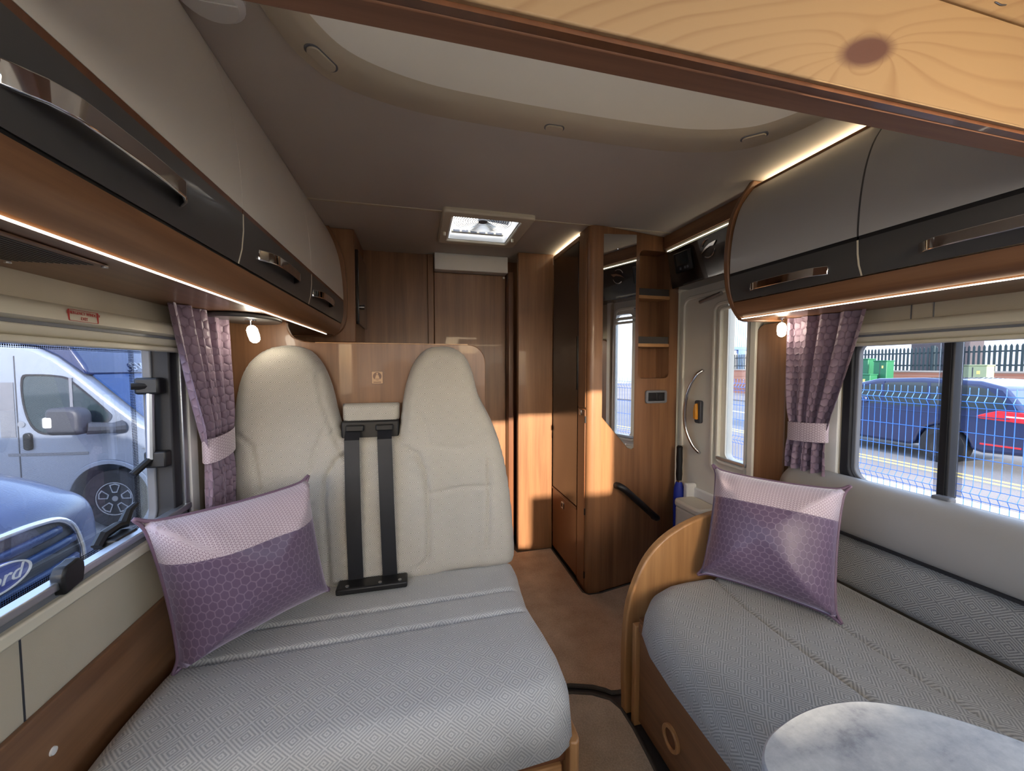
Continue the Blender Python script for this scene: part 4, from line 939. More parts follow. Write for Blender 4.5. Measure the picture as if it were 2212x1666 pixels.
# ================================================================== entrance door
d2 = sroot('door_2', (XR, 1.7, .1), 'white moulded entrance door with tall window')
fo = rrect(DOOR[0] - .02, DOOR[1] + .02, DOOR[2] - .05, DOOR[3] + .005, [.03, .03, 0.01, 0.01], 5); fi = rrect(DOOR[0] + .012, DOOR[1] - .055, DOOR[2], DOOR[3] - .05, [.03, .03, 0.01, 0.01], 5)
ring_prism(fo, fi, 'x', XR - .04, XR + .045).build('frame', 'door', d2, bevel=.006)
for k, yy in enumerate((1.985, 1.992)): bx(XR - .036 + k * .004, XR - .030, yy - .018, yy - .012, .12, 1.66).build('seal', 'dkplast', d2)
DY0, DY1 = 1.455, 1.972
lo_ = rrect(DY0, DY1, .12, 1.665, [.05, .05, .02, .02], 5); li = rrect(1.462, 1.61, .765, 1.58, .03, 5)
def door_leaf():
    outc = [(DY1, 1.665), (DY0, 1.665), (DY0, .12), (DY1, .12)]
    n = len(li); q = n // 4; mb = MB(); m = 4 + n
    vs = [(x, p[0], p[1]) for x in (XR - .012, XR + .03) for p in outc + li]; fs = []
    for k in range(4):
        arc_ = [4 + (k * q + i) for i in range(q)]
        for a, b in zip(arc_, arc_[1:]): fs += [(k, a, b), (m + k, m + b, m + a)]
        nx_ = 4 + ((k + 1) * q) % n; kk = (k + 1) % 4
        fs += [(k, arc_[-1], nx_, kk), (m + k, m + kk, m + nx_, m + arc_[-1]), (k, kk, m + kk, m + k)]
    for i in range(n): j = (i + 1) % n; fs.append((4 + i, 4 + j, m + 4 + j, m + 4 + i))
    return mb.add(vs, fs)
door_leaf().build('leaf', 'door', d2)
# raised mouldings on the leaf
def rim(y0, y1, z0, z1, w, d_, r, nm, mt='door'):
    ring_prism(rrect(y0, y1, z0, z1, r, 6), rrect(y0 + w, y1 - w, z0 + w, z1 - w, max(r - w, .006), 6), 'x', XR - .012 - d_, XR - .010).build(nm, mt, d2, bevel=.005)
rim(1.46, 1.945, .45, 1.625, .022, .012, .06, 'outer_moulding')
rim(1.463, 1.70, .68, 1.56, .020, .016, .05, 'window_moulding')
rim(1.463, 1.655, .735, 1.53, .016, .02, .03, 'blind_frame')
bx(XR - .034, XR - .020, 1.462, 1.648, .755, .772).build('blind_handle', 'alu', d2, bevel=.004)
bx(XR - .005, XR, 1.462, 1.62, .76, 1.59).build('pane', 'pane_d', d2)
MB().tube([(XR - .03, 1.64, 1.60), (XR - .028, 1.70, 1.592), (XR - .022, 1.76, 1.585), (XR - .020, 1.80, 1.58)], .010, 8).build('top_latch', 'steel', d2)
bx(XR - .0415, XR - .0398, 1.53, 1.60, 1.690, 1.708).build('exit_label', 'red', d2)
# chrome bow handle and latch
pts = [(XR - .014, 1.772, 1.212), (XR - .045, 1.79, 1.18), (XR - .065, 1.826, 1.09), (XR - .070, 1.842, .985), (XR - .065, 1.838, .89), (XR - .045, 1.808, .80), (XR - .014, 1.782, .752)]
MB().tube(smooth_curve(pts, 5), .016, 10, flat=.6).build('grab_handle', 'chrome', d2, sharp=180, label='curved chrome grab handle')
MB().prism(rrect(1.765, 1.812, .92, 1.045, .012), 'x', XR - .032, XR - .012).build('latch_plate', 'dkplast', d2, bevel=.004)
MB().prism([(1.778, .94), (1.800, .945), (1.803, .985), (1.795, 1.02), (1.782, 1.03)], 'x', XR - .05, XR - .032).build('latch_lever', 'orange', d2, bevel=.004)
# door pocket, umbrella, bin
t = thing('door_pocket', 'white moulded pocket at the foot of the entrance door', 'pocket', (XR - .05, 1.72, .1))
pk = smooth_curve([(1.93, .10), (1.93, .48), (1.92, .53), (1.885, .54), (1.87, .50), (1.862, .46)], 3)
bx(XR - .03, XR - .012, 1.60, 1.93, .12, .56).build('back', 'white', t, bevel=.01)
MB().prism(rrect(1.80, 1.835, .12, .58, .015), 'x', XR - .075, XR - .012).build('divider', 'white', t, bevel=.008)
u = thing('umbrella', 'folded blue umbrella with black handle standing in the door pocket', 'umbrella', (XR - .06, 1.868, .14))
MB().lathe([(0, .14), (.018, .15), (.027, .30), (.030, .48), (.027, .54), (.018, .57), (.010, .58), (0, .58)], (XR - .078, 1.866, 0), 'z', 14).build('canopy', 'blue', u)
MB().lathe([(0, .565), (.014, .565), (.014, .585), (0, .585)], (XR - .078, 1.866, 0), 'z', 14).build('collar', 'chrome', u)
MB().lathe([(0, .585), (.015, .585), (.018, .62), (.016, .66), (.018, .70), (.016, .75), (.017, .775), (.010, .782), (0, .782)], (XR - .078, 1.866, 0), 'z', 14).build('handle', 'black', u)
b = thing('waste_bin', 'small cream waste bin with lid on the entrance door', 'bin', (XR - .08, 1.70, .14))
MB().prism(rrect(XR - .165, XR - .036, 1.60, 1.795, .03), 'z', .14, .475).build('body', 'cream', b, bevel=.01)
MB().prism(rrect(XR - .172, XR - .034, 1.592, 1.798, .035), 'z', .475, .515).build('lid', 'cream', b, bevel=.012)
# wooden post between door and curtain
tag(MB().prism(rrect(1.275, 1.428, .42, 1.418, [.05, .004, .004, .004]), 'x', XR - .03, XR - .001).build('door_post', 'wood_v', bevel=.004), 'wooden lining post between the entrance door and the right curtain', 'post')

# ================================================================== right window, curtain
w2 = sroot('window_2', (XR, .5, .83), 'sliding right window with black frame and black centre bar')
window_frame('r', XR - .004, XR + .05, WIN_R, .055, w2, 'rubber', .03)
o = rrect(WIN_R[0] + .028, WIN_R[1] - .028, WIN_R[2] + .018, WIN_R[3] - .03, .045, 6); i_ = rrect(WIN_R[0] + .042, WIN_R[1] - .042, WIN_R[2] + .03, WIN_R[3] - .042, .045, 6)
ring_prism(o, i_, 'x', XR + .01, XR + .03).build('inner_seal', 'gplast', w2, bevel=.003)
bx(XR + .032, XR + .036, -.25, 1.075, .84, 1.35).build('pane', 'pane_r', w2)
bx(XR - .004, XR + .04, .776, .802, .835, 1.33).build('centre_bar', 'rubber', w2, bevel=.004)
bx(XR - .008, XR - .003, .782, .788, .835, 1.33).build('bar_groove', 'black', w2)
for y in (.765, .815): bx(XR + .02, XR + .024, y - .006, y + .006, .845, 1.33).build('pane_edge', 'pane_r', w2)
bx(XR - .012, XR, -.25, 1.08, .818, .834).build('lower_rail', 'dkplast', w2, bevel=.003)
bx(XR - .03, XR, .755, .80, .822, .848).build('slide_catch', 'gplast', w2, bevel=.006)
bx(XR - .014, XR, 1.078, 1.13, .80, 1.37).build('side_trim', 'white', w2, bevel=.004)
prof = [(XR, 1.38), (XR - .028, 1.377), (XR - .040, 1.365), (XR - .042, 1.345), (XR - .030, 1.338), (XR - .030, 1.330), (XR - .026, 1.318), (XR - .018, 1.312), (XR, 1.312)]
bl = thing('blind_cassette', 'cream roller blind cassette above the right window', 'blind', (XR, .5, 1.312))
MB().prism(prof, 'y', -.25, 1.07).build('housing', 'cream', bl, sharp=40)
bx(XR - .034, XR - .028, -.25, 1.07, 1.331, 1.338).build('slot', 'gplast', bl)
bx(XR - .030, XR - .005, -.25, 1.07, 1.300, 1.313).build('pull_bar', 'cream', bl, bevel=.003)
curtain('curtain', 'mauve quilted hexagon curtain tied back beside the right window', XR - .036, -1, (.965, 1.245), (1.085, 1.225), (1.075, 1.238), 1.422, .985, .825, 4, '')

# ================================================================== right sofa
t = so = thing('sofa', 'right sofa with wooden box base, round vent and grey backrest', 'sofa', (1.1, .7, 0))
bx(.735, 1.50, .15, 1.14, .0, .365).build('base_box', 'wood_v', t)
bx(.722, .737, .15, 1.115, .02, .335).build('front_panel', 'wood_y', t, bevel=.002)
bx(.716, .740, .15, 1.115, .335, .368).build('top_rail', 'wood_y', t, bevel=.003)
bx(.735, 1.0, .15, 1.10, 0, .02).build('plinth', 'black', t)
bx(.708, .737, 1.118, 1.140, .0, .352).build('stile', 'wood_light', t, bevel=.003)
v = MB()
ring_prism([(.94 + .036 * math.cos(a), .13 + .036 * math.sin(a)) for a in np.linspace(0, 2 * PI, 28, endpoint=False)], [(.94 + .026 * math.cos(a), .13 + .026 * math.sin(a)) for a in np.linspace(0, 2 * PI, 28, endpoint=False)], 'x', .712, .724).build('vent_ring', 'wood_light', t, bevel=.002)
MB().lathe([(0, .7185), (.026, .7185), (.026, .722), (0, .722)], (0, .94, .13), 'x', 24).build('vent_mesh', 'wood_dk', t)
epn = [(.700, 0), (.752, 0), (1.50, 0), (1.50, .70)] + smooth_curve([(1.12, .695), (1.05, .690), (.955, .668), (.86, .625), (.785, .560), (.735, .47), (.705, .37), (.695, .2), (.700, .0)], 4)[:-1]
MB().prism(epn, 'y', 1.165, 1.195).build('end_panel', 'wood_light', so, bevel=.006, seg=3, label='light wooden rounded end panel')
out = [(1.46, .15), (1.46, 1.163), (.90, 1.163), (.83, 1.155), (.755, 1.125), (.695, 1.065), (.662, .97), (.648, .85), (.642, .7), (.640, .5), (.640, .15)]
sms = [([(1.08, 1.17), (1.01, 1.118), (.978, .95), (.972, .8), (.975, .6), (.985, .15)], .013, .006), ([(1.19, 1.17), (1.18, .95), (1.172, .8), (1.155, .6), (1.15, .15)], .014, .006)]
t = thing('sofa_cushion', 'long grey diamond weave seat cushion of the right sofa', 'seat cushion', (1.0, .7, .365))
puffy(smooth_curve(out, 1), .122, .085, 0, sms, .008, ((0, 0, .368), (1, 0, 0), (0, 1, 0), (0, 0, 1)), p=2.2).build('cover', 'fab3', t, sharp=180)
t = so
puffy(rrect(.15, 1.16, .478, .660, .012), .05, .03, .03, (), .0125, ((1.410, 0, 0), (0, 1, 0), (.10, 0, 1), (-1, 0, -.1))).build('backrest', 'fab_d', t, sharp=180)
bol_p = smooth_curve([(1.50, .640), (1.445, .645), (1.418, .66), (1.408, .70), (1.412, .75), (1.428, .80), (1.452, .828), (1.48, .838), (1.505, .836)], 4)
mb = MB(); n = len(bol_p); ys = [.15, 1.10, 1.16, 1.20, 1.23, 1.25, 1.258]; sc = [1, 1, .985, .95, .88, .72, .3]
rows = [[(1.505 + (x - 1.505) * s_, y, .645 + (z - .645) * (s_ ** .6)) for x, z in bol_p] for y, s_ in zip(ys, sc)]
rows_mb(rows).build('bolster', 'vinyl', t, sharp=180)
bx(1.408, 1.44, .15, 1.16, .655, .664).build('piping', 'rubber', t)

# ================================================================== scatter cushions
def scatter(label, bl_, br, tl, flip, thick=.12):
    bl_, br, tl = map(Vector, (bl_, br, tl)); U = (br - bl_); w = U.length; U.normalize(); V = (tl - bl_); h = V.length; V.normalize(); N = U.cross(V).normalized() * flip
    t = thing('scatter_cushion', label, 'cushion', tuple((bl_ + br) / 2), group='purple scatter cushions')
    def side(a, b, inset, n=14):
        a, b = np.array(a), np.array(b); d = b - a; nn = np.array((-d[1], d[0])) / np.linalg.norm(d); r_ = []
        for k in range(n):
            s_ = k / n; r_.append(tuple(a + d * s_ + nn * inset * (math.sin(PI * s_) ** .25) ))
        return r_
    o = side((0, 0), (w, 0), .026) + side((w, 0), (w, h), .028) + side((w, h), (0, h), .030) + side((0, h), (0, 0), .028)
    for _ in range(2):
        q_ = []
        for a_, b_ in zip(o, o[1:] + o[:1]): q_ += [tuple(.75 * np.array(a_) + .25 * np.array(b_)), tuple(.25 * np.array(a_) + .75 * np.array(b_))]
        o = q_
    def wr(u, v):
        top_ = np.clip((v - h * .66) / (h * .3), 0, 1)
        return .010 * np.abs(np.sin(u * 42 + 1.5 * np.sin(v * 22) + 2 * np.sin(u * 13))) * top_ ** .7 * np.clip((h - v) / .05, 0, 1) + .003 * np.sin(u * 40 + v * 25)
    parts = puffy(o, thick, .17, thick * .8, (), .0085, (tuple(bl_), tuple(U), tuple(V), tuple(N)), fn=wr, p=1.9, vsplit=h * .70)
    parts[0].build('main_panel', 'purple', t, sharp=180, recalc=False); parts[1].build('band_panel', 'pinkweave', t, sharp=180, recalc=False)
    path = [tuple(bl_ + U * p[0] + V * p[1]) for p in o]
    MB().tube(path, .0045, 7, True).build('piping', 'piping', t, sharp=180)
    return t
scatter('purple hexagon satin cushion leaning on the left seatback by the window', (-.575, 1.045, .492), (-.282, 1.338, .492), (-.622, 1.015, .895), 1)
scatter('purple hexagon satin cushion leaning in the corner of the right sofa', (.955, 1.135, .487), (1.172, .800, .490), (1.070, 1.205, .868), 1)

# ================================================================== table and carpets
tb = smooth_curve([(.432, .10), (.432, .36), (.450, .400), (.490, .425), (.56, .442), (.64, .442), (.71, .425), (.79, .375), (.85, .30), (.88, .15), (.88, -.2), (.43, -.2)], 4)[:-1]
t = thing('dining_table', 'table with rounded pale grey stone top in the foreground', 'table', (.65, .1, 0))
MB().prism([(.432, -.3), (.432, .36)] + smooth_curve([(.436, .38), (.452, .403), (.49, .425), (.56, .441), (.63, .443), (.70, .428), (.78, .38), (.86, .285), (.90, .18)], 4) + [(.92, .05), (.92, -.3)], 'z', .678, .70).build('top', 'stone', t, bevel=.003)
MB().lathe([(0, .0), (.16, .0), (.16, .012), (.03, .03), (.026, .05), (.026, .66), (.08, .678), (0, .678)], (.66, .0, 0), 'z', 24).build('pedestal', 'steel', t)
def rug(name, label, pts, mat):
    t = thing(name, label, 'carpet', (pts[0][0], pts[0][1], 0))
    MB().prism(pts, 'z', .001, .010).build('pile', mat, t)
    MB().tube([(p[0], p[1], .006) for p in pts], .0075, 6, True, ).build('binding', 'grey_tuft', t)
rug('carpet_mat', 'brown aisle carpet running to the rear', [(.372, 1.335), (.45, 1.335), (.56, 1.322), (.64, 1.295), (.68, 1.27), (.695, 1.255), (.72, 1.25), (1.30, 1.25), (1.38, 1.3), (1.38, 1.925), (1.1, 1.872), (.95, 1.842), (.88, 1.845), (.86, 1.87), (.864, 2.39), (.63, 2.39), (.60, 2.5), (.372, 2.5)], 'carpet')
rug('carpet_mat', 'beige carpet between bench and sofa in front of the aisle', [(.37, 1.30), (.45, 1.297), (.55, 1.285), (.62, 1.262), (.675, 1.225), (.695, 1.18), (.697, 1.10), (.690, 1.0), (.68, .9), (.68, .3), (.37, .3)], 'carpet2')
# ================================================================== outside
G = -.70
gr = struct(bx(-30, 4.3, -25, 45, G - .1, G).build('ground_yard', 'tarmac'), 'grey tarmac yard outside')
struct(bx(4.3, 9.0, -25, 60, G - .1, G).build('ground_pavement', 'pave'), 'gritty pavement behind the blue mesh fence')
struct(bx(9.0, 17.5, -25, 80, G - .1, G - .0).build('ground_road', 'tarmac'), 'grey road beyond the fence')
struct(bx(17.5, 60, -25, 90, G - .1, G + .06).build('ground_verge', 'pave'), 'far pavement across the road')
for x in (9.15, 9.42): tag(bx(x, x + .11, -20, 60, G, G + .004).build('yellow_line', 'yellow'), 'yellow parking line nearer the fence' if x < 9.3 else 'yellow parking line nearer the road', 'road marking', 'double yellow lines')
for k, w_ in ((0, 'nearer'), (1, 'farther')): tag(bx(13.2, 13.4, 11.5 + k * 5, 14.1 + k * 5, G, G + .004).build('lane_dash', 'wline'), w_ + ' white lane dash on the road seen through the door window', 'road marking', 'white lane dashes')

# ---- silver camper van, parked nose towards us
V = thing('camper_van', 'silver camper van with dark blue nose parked outside the left window', 'van', (-3.54, 5.5, G), -.10, local=True)
sidep = [(-5.2, .32), (-5.2, 2.19), (-.92, 2.19), (-.70, 2.15), (-.50, 2.04), (-.26, 1.83), (.05, 1.53), (.36, 1.25), (.60, 1.14), (.80, 1.02), (.92, .84), (.97, .62), (.97, .34), (.52, .30)] + [(.43 * math.cos(a), .36 + .43 * math.sin(a)) for a in np.linspace(0, PI, 15)] + [(-.52, .30)]
MB().prism(sidep, 'y', 0, 2.0).build('body', 'silver', V, bevel=.05, seg=3)
cap = [(-2.4, 2.18), (-.93, 2.18), (-.71, 2.15), (-.51, 2.045), (-.26, 1.84), (-.20, 1.83), (-.24, 1.95), (-.42, 2.25), (-.75, 2.52), (-1.2, 2.64), (-2.4, 2.68)]
MB().prism(cap, 'y', .05, 1.95).build('nose_cap', 'navy', V, bevel=.03)
ws = [(-.235, 1.835), (.36, 1.262), (.345, 1.245), (-.25, 1.82)]
MB().prism([(x + .012, z + .012) for x, z in ws], 'y', .13, 1.87).build('windscreen', 'glassdk', V)
MB().text('SWIFT', .17, lambda x, y, z: (-.225 - y * .55 + .018 + z, .95 + x * 1.25, 1.93 + y * .84), .002).build('lettering', 'silver', V)
sw = smooth_curve([(-.80, 1.78), (-.70, 1.82), (-.42, 1.80), (-.30, 1.72), (-.02, 1.44), (.04, 1.35), (-.05, 1.27), (-.40, 1.19), (-.62, 1.17), (-.74, 1.27), (-.80, 1.50)], 3, True)
MB().prism(sw, 'y', -.012, .02).build('side_window', 'glassgr', V)
inn = [(-.39 + (x + .39) * 1.05, 1.5 + (z - 1.5) * 1.07) for x, z in sw]
ring_prism(inn, sw, 'y', -.016, .02).build('window_seal', 'rubber', V)
bx(-.35, -.32, -.018, .01, 1.24, 1.80).build('window_bar', 'gplast', V)
mr = thing
o = MB().prism(rrect(-.33, .0, 1.18, 1.48, [.10, .06, .05, .05]), 'y', -.34, -.16).build('mirror', 'dkplast', V, bevel=.04, seg=3)
bx(-.34, -.25, -.35, -.25, 1.26, 1.38).build('mirror_lamp', 'white', o, bevel=.02)
MB().tube([(-.02, -.22, 1.24), (.12, -.08, 1.22), (.16, .0, 1.22)], [.07, .06, .08], 10).build('mirror_arm', 'dkplast', V)
MB().prism(rrect(-.83, -.75, .97, 1.17, .035), 'y', -.03, .01).build('door_handle', 'black', V, bevel=.01)
bx(-1.0, -.20, -.006, .01, .90, .935).build('waist_crease', 'gplast', V, bevel=.003)
bx(-.895, -.885, -.004, .01, .4, 2.05).build('door_gap', 'dkplast', V)
bx(-1.055, -.91, -.006, .01, 1.12, 1.75).build('grey_decal', 'gplast', V)
MB().lathe([(0, -.012), (.035, -.012), (.035, 0), (0, 0)], (-.85, 0, 1.27), 'y', 16).build('fuel_badge', 'steel', V)
ring_prism([(.47 * math.cos(a), .36 + .47 * math.sin(a)) for a in np.linspace(0, 2 * PI, 40, endpoint=False)], [(.42 * math.cos(a), .36 + .42 * math.sin(a)) for a in np.linspace(0, 2 * PI, 40, endpoint=False)], 'y', -.015, .02).build('arch_trim', 'silver', V, bevel=.006)
bx(.36, .95, -.01, .02, .95, .965).build('wing_line', 'gplast', V)
MB().prism(rrect(.40, .62, .93, 1.10, .03), 'y', -.02, .05).build('headlamp', 'dkplast', V, bevel=.02)
def wheel(par, x, y, r, rr, ax='y'):
    w = MB().lathe([(rr * .96, 0), (rr, -.02), (r * .93, -.03), (r, .0), (r, .19), (r * .93, .22), (rr, .2), (rr * .96, .2)], (x, y, r), 'y', 36).build('tyre', 'tyre', par)
    MB().lathe([(0, .03), (rr * .98, .03), (rr * .98, .05), (0, .05)], (x, y, r), 'y', 32).build('rim_dish', 'dkplast', w)
    ring_prism([(x + rr * math.cos(a), r + rr * math.sin(a)) for a in np.linspace(0, 2 * PI, 36, endpoint=False)], [(x + rr * .93 * math.cos(a), r + rr * .93 * math.sin(a)) for a in np.linspace(0, 2 * PI, 36, endpoint=False)], 'y', y - .012, y + .03).build('rim_edge', 'alu', w)
    for k in range(5):
        a = 2 * PI * k / 5 + .3
        def pt(rad, da): return (x + rad * math.cos(a + da), r + rad * math.sin(a + da))
        op = [pt(rr * .38, -.35), pt(rr * .86, -.33), pt(rr * .9, 0), pt(rr * .86, .33), pt(rr * .38, .35), pt(rr * .34, 0)]
        ip = [((p[0] - pt(rr * .62, 0)[0]) * .76 + pt(rr * .62, 0)[0], (p[1] - pt(rr * .62, 0)[1]) * .76 + pt(rr * .62, 0)[1]) for p in op]
        ring_prism(op, ip, 'y', y - .006, y + .03).build('rim_spoke', 'alu', w)
    MB().lathe([(0, -.004), (rr * .16, -.004), (rr * .16, .03), (0, .03)], (x, y, r), 'y', 16).build('hub_cap', 'steel', w)
wheel(V, 0, .06, .345, .205)
wheel(V, -3.6, .06, .345, .205)

# ---- blue car, nose towards us
K = thing('blue_car', 'blue car nose with chrome grille parked just outside the left window', 'car', (-1.50, 1.735, G), 0, local=True)
pf = smooth_curve([(-.02, .35), (.0, .6), (.0, .9), (-.005, 1.10), (-.02, 1.25), (-.06, 1.335), (-.14, 1.39), (-.3, 1.475), (-.6, 1.575), (-1.0, 1.66), (-1.25, 1.70)], 4)
def loft(s_, u):
    i = u * (len(pf) - 1); k = min(int(i), len(pf) - 2); f = i - k
    x = pf[k][0] * (1 - f) + pf[k + 1][0] * f; z = pf[k][1] * (1 - f) + pf[k + 1][1] * f
    s2 = 2 * s_ - 1; a = abs(s2)
    up = max(0, min(1, (z - 1.0) / .5))
    x = x - .22 * a ** 2.6 - .34 * max(0, a - .74) / .26 * (.4 + .6 * (1 - up)) ; z = z - (.20 * a ** 2.4 + .25 * max(0, a - .8) / .2) * up
    return (x, s2 * .90, z)
MB().grid(loft, 48, 44).build('bonnet', 'ford', K, sharp=180)
MB().prism([(-1.25, 1.58), (-1.9, 2.12), (-4.2, 2.2), (-4.4, 1.2), (-4.4, .4), (-.9, .4), (-.9, 1.35)], 'y', -.86, .86).build('cabin', 'ford', K, bevel=.08, seg=3)
MB().prism([(-1.27, 1.64), (-1.86, 2.10), (-1.85, 2.12), (-1.26, 1.66)], 'y', -.78, .78).build('windscreen', 'glassdk', K)
# grille: dark bowed panel with chrome surround and bars
def gp(y, z, off): a = abs(y) / .90; return (-.004 - .22 * a ** 2.6 - .02 * max(0, (z - 1.1) / .15) + off, y, z)
go = smooth_curve([(-.44, .93), (-.43, 1.15), (-.36, 1.25), (-.22, 1.285), (0, 1.292), (.22, 1.285), (.36, 1.25), (.43, 1.15), (.44, .93), (.38, .84), (.2, .81), (0, .805), (-.2, .81), (-.38, .84)], 4, True)
def patch(ol, off, th):
    n = len(ol); c = (sum(p[0] for p in ol) / n, sum(p[1] for p in ol) / n)
    rings = [1, .8, .6, .4, .2, .02]; vs = [gp(c[0] + (p[0] - c[0]) * s_, c[1] + (p[1] - c[1]) * s_, off) for s_ in rings for p in ol] ; fs = []
    for r_ in range(len(rings) - 1):
        for i in range(n): fs.append((r_ * n + i, r_ * n + (i + 1) % n, (r_ + 1) * n + (i + 1) % n, (r_ + 1) * n + i))
    return MB().add(vs, fs)
patch(go, .012, 0).build('grille', 'dkplast', K, recalc=True)
MB().tube([gp(y, z, .018) for y, z in go], .014, 8, True).build('grille_surround', 'chrome', K, sharp=180)
for z in (.90, .985, 1.07, 1.155, 1.22):
    w_ = .40 if z < 1.2 else .33
    MB().tube([gp(y, z, .018) for y in np.linspace(-w_, w_, 17)], .013, 6, flat=1.6).build('grille_bar', 'glassdk', K, sharp=180)
# badge
eo = [(.122 * math.cos(a), 1.165 + .052 * math.sin(a)) for a in np.linspace(0, 2 * PI, 40, endpoint=False)]
b_ = MB().prism(eo, 'x', .02, .042).build('badge', 'fordblue', K, bevel=.004)
ei = [(y * .93, 1.165 + (z - 1.165) * .90) for y, z in eo]
ring_prism(eo, ei, 'x', .040, .046).build('badge_rim', 'white', b_)
MB().text('Ford', .075, lambda x, y, z: (.0435 + z, x * 1.12, 1.163 + y), .0015, shear=.35).build('badge_word', 'white', b_)
# headlights
for s_, nm in ((1, 'headlight'), (-1, 'headlight')):
    hp = [(.455, 1.10), (.47, 1.22), (.50, 1.30), (.56, 1.36), (.61, 1.35), (.645, 1.24), (.66, 1.12), (.64, 1.02), (.57, 1.0), (.50, 1.03)]
    def hx(y, z, o): a = y / .90; up = max(0, min(1, (z + .15 - 1.0) / .5)); return (-.02 - .22 * a ** 2.6 - .20 * max(0, (z - 1.05) / .3) - .12 * max(0, a - .6) + o, s_ * y, z)
    n = len(hp); c = (.56, 1.18); vs = [hx(c[0] + (p[0] - c[0]) * q, c[1] + (p[1] - c[1]) * q, .035 * (1 - q * q)) for q in (1, .75, .5, .25, .02) for p in hp]
    fs = [(r_ * n + i, r_ * n + (i + 1) % n, (r_ + 1) * n + (i + 1) % n, (r_ + 1) * n + i) for r_ in range(4) for i in range(n)]
    h_ = MB().add(vs, fs).build(nm, 'lens', K, sharp=180)
    MB().tube([hx(p[0], p[1], .004) for p in hp], .012, 6, True).build('light_rim', 'dkplast', h_, sharp=180)
    cc = hx(.56, 1.14, .04); MB().lathe([(0, cc[0] + .02), (.045, cc[0] + .015), (.05, cc[0] - .03), (0, cc[0] - .03)], (0, cc[1], cc[2]), 'x', 18).build('projector', 'chrome', h_)
# bonnet vent
mb = MB()
for k in range(7): mb.box(-.78 + k * .022, -.768 + k * .022, .10, .30, 1.60 - k * .003, 1.625 - k * .003)
mb.build('bonnet_vent', 'dkplast', K)

# ---- blue mesh fence on the right
f = thing('mesh_fence', 'blue welded wire mesh fence along the pavement', 'fence', (4.3, 4, G))
mb = MB(); FX = 4.3
ztop = 1.06
def wp(z):
    for zz in (.95, .22, -.5):
        if abs(z - zz) < .05: return FX - .035 * (1 - abs(z - zz) / .05)
    return FX
zs = [ztop, 1.0, .95, .90, .27, .22, .17, -.45, -.5, -.55, G + .05]
for k in range(170):
    y = -1 + k * .05; mb.tube([(wp(z), y, z) for z in zs], .0028, 4)
v_ = mb.build('vertical_wires', 'bluewire', f); v_['kind'] = 'stuff'
mb = MB()
for z in (1.0, .95, .90, .70, .50, .27, .22, .17, -.03, -.23, -.45, -.5, -.55): mb.tube([(wp(z) - .005, -1, z), (wp(z) - .005, 7.5, z)], .003, 4)
mb.build('cross_wires', 'bluewire', f)['kind'] = 'stuff'
for y in (-.2, 2.22, 5.2): bx(FX + .01, FX + .05, y - .014, y + .014, G, 1.1).build('post', 'bluewire', f)
for y, z in ((1.75, -.33), (2.42, -.30)): MB().lathe([(0, z), (.012, z + .02), (.02, z + .10), (.006, z + .18), (0, z + .19)], (FX - .02, y, 0), 'z', 8).build('blue_tag', 'bluewire', f)

# ---- dark blue SUV on the road, seen from the side
U_ = thing('dark_suv', 'dark blue car with red tail light on the road beyond the mesh fence', 'car', (10.2, 4.1, G), 0, local=True)
sp = [(0, .45), (-.02, .75), (.03, 1.02), (.16, 1.12), (.42, 1.55), (.75, 1.66), (1.6, 1.70), (2.4, 1.66), (2.95, 1.50), (3.55, 1.13), (4.2, 1.03), (4.62, .85), (4.66, .40), (4.35, .32)] + [(3.78 + .39 * math.cos(a), .36 + .39 * math.sin(a)) for a in np.linspace(0, PI, 13)] + [(3.3, .27), (1.75, .27)] + [(1.25 + .40 * math.cos(a), .36 + .40 * math.sin(a)) for a in np.linspace(0, PI, 13)] + [(.7, .32), (.1, .36)]
MB().prism(sp, 'x', 0, 1.85).build('body', 'suv', U_, bevel=.09, seg=3)
sg = smooth_curve([(.42, 1.16), (.62, 1.48), (.9, 1.57), (1.6, 1.60), (2.3, 1.56), (2.75, 1.42), (3.15, 1.14), (2.6, 1.10), (1.5, 1.10)], 3, True)
MB().prism(sg, 'x', -.012, .03).build('side_glass', 'glassgr', U_)
for y in (1.45, 2.25): bx(-.016, .02, y, y + .05, 1.10, 1.60).build('pillar', 'suv', U_)
bx(-.02, .02, .35, 3.3, .985, 1.0).build('shoulder_line', 'ford', U_)
for y in (1.25, 3.78):
    w_ = MB().lathe([(.20, 0), (.24, -.02), (.34, -.01), (.36, .03), (.36, .22), (.2, .22)], (.0, y, .36), 'x', 30).build('tyre', 'tyre', U_)
    MB().lathe([(0, .01), (.24, .0), (.24, .04), (0, .04)], (0, y, .36), 'x', 24).build('rim', 'alu', w_)
tl_ = [(-.03, .96), (.10, 1.0), (.72, 1.03), (.80, 1.06), (.70, 1.12), (.50, 1.20), (.1, 1.19), (-.03, 1.16)]
MB().prism([(y, z - .07) for y, z in tl_], 'x', -.012, .5).build('tail_light', 'taillight', U_, bevel=.01)
bx(-.016, .3, .02, .40, 1.02, 1.045).build('tail_light_bar', 'white', U_)
bx(-.02, .02, .2, .7, .48, .51).build('reflector', 'taillight', U_)
bx(-.10, .0, 2.55, 2.72, 1.10, 1.24).build('door_mirror', 'suv', U_, bevel=.03)
tag(bx(11.6, 12.6, 9.4, 10.4, G, G + 1.2).build('dummy', 'bwhite'), 'x', 'x') if False else None

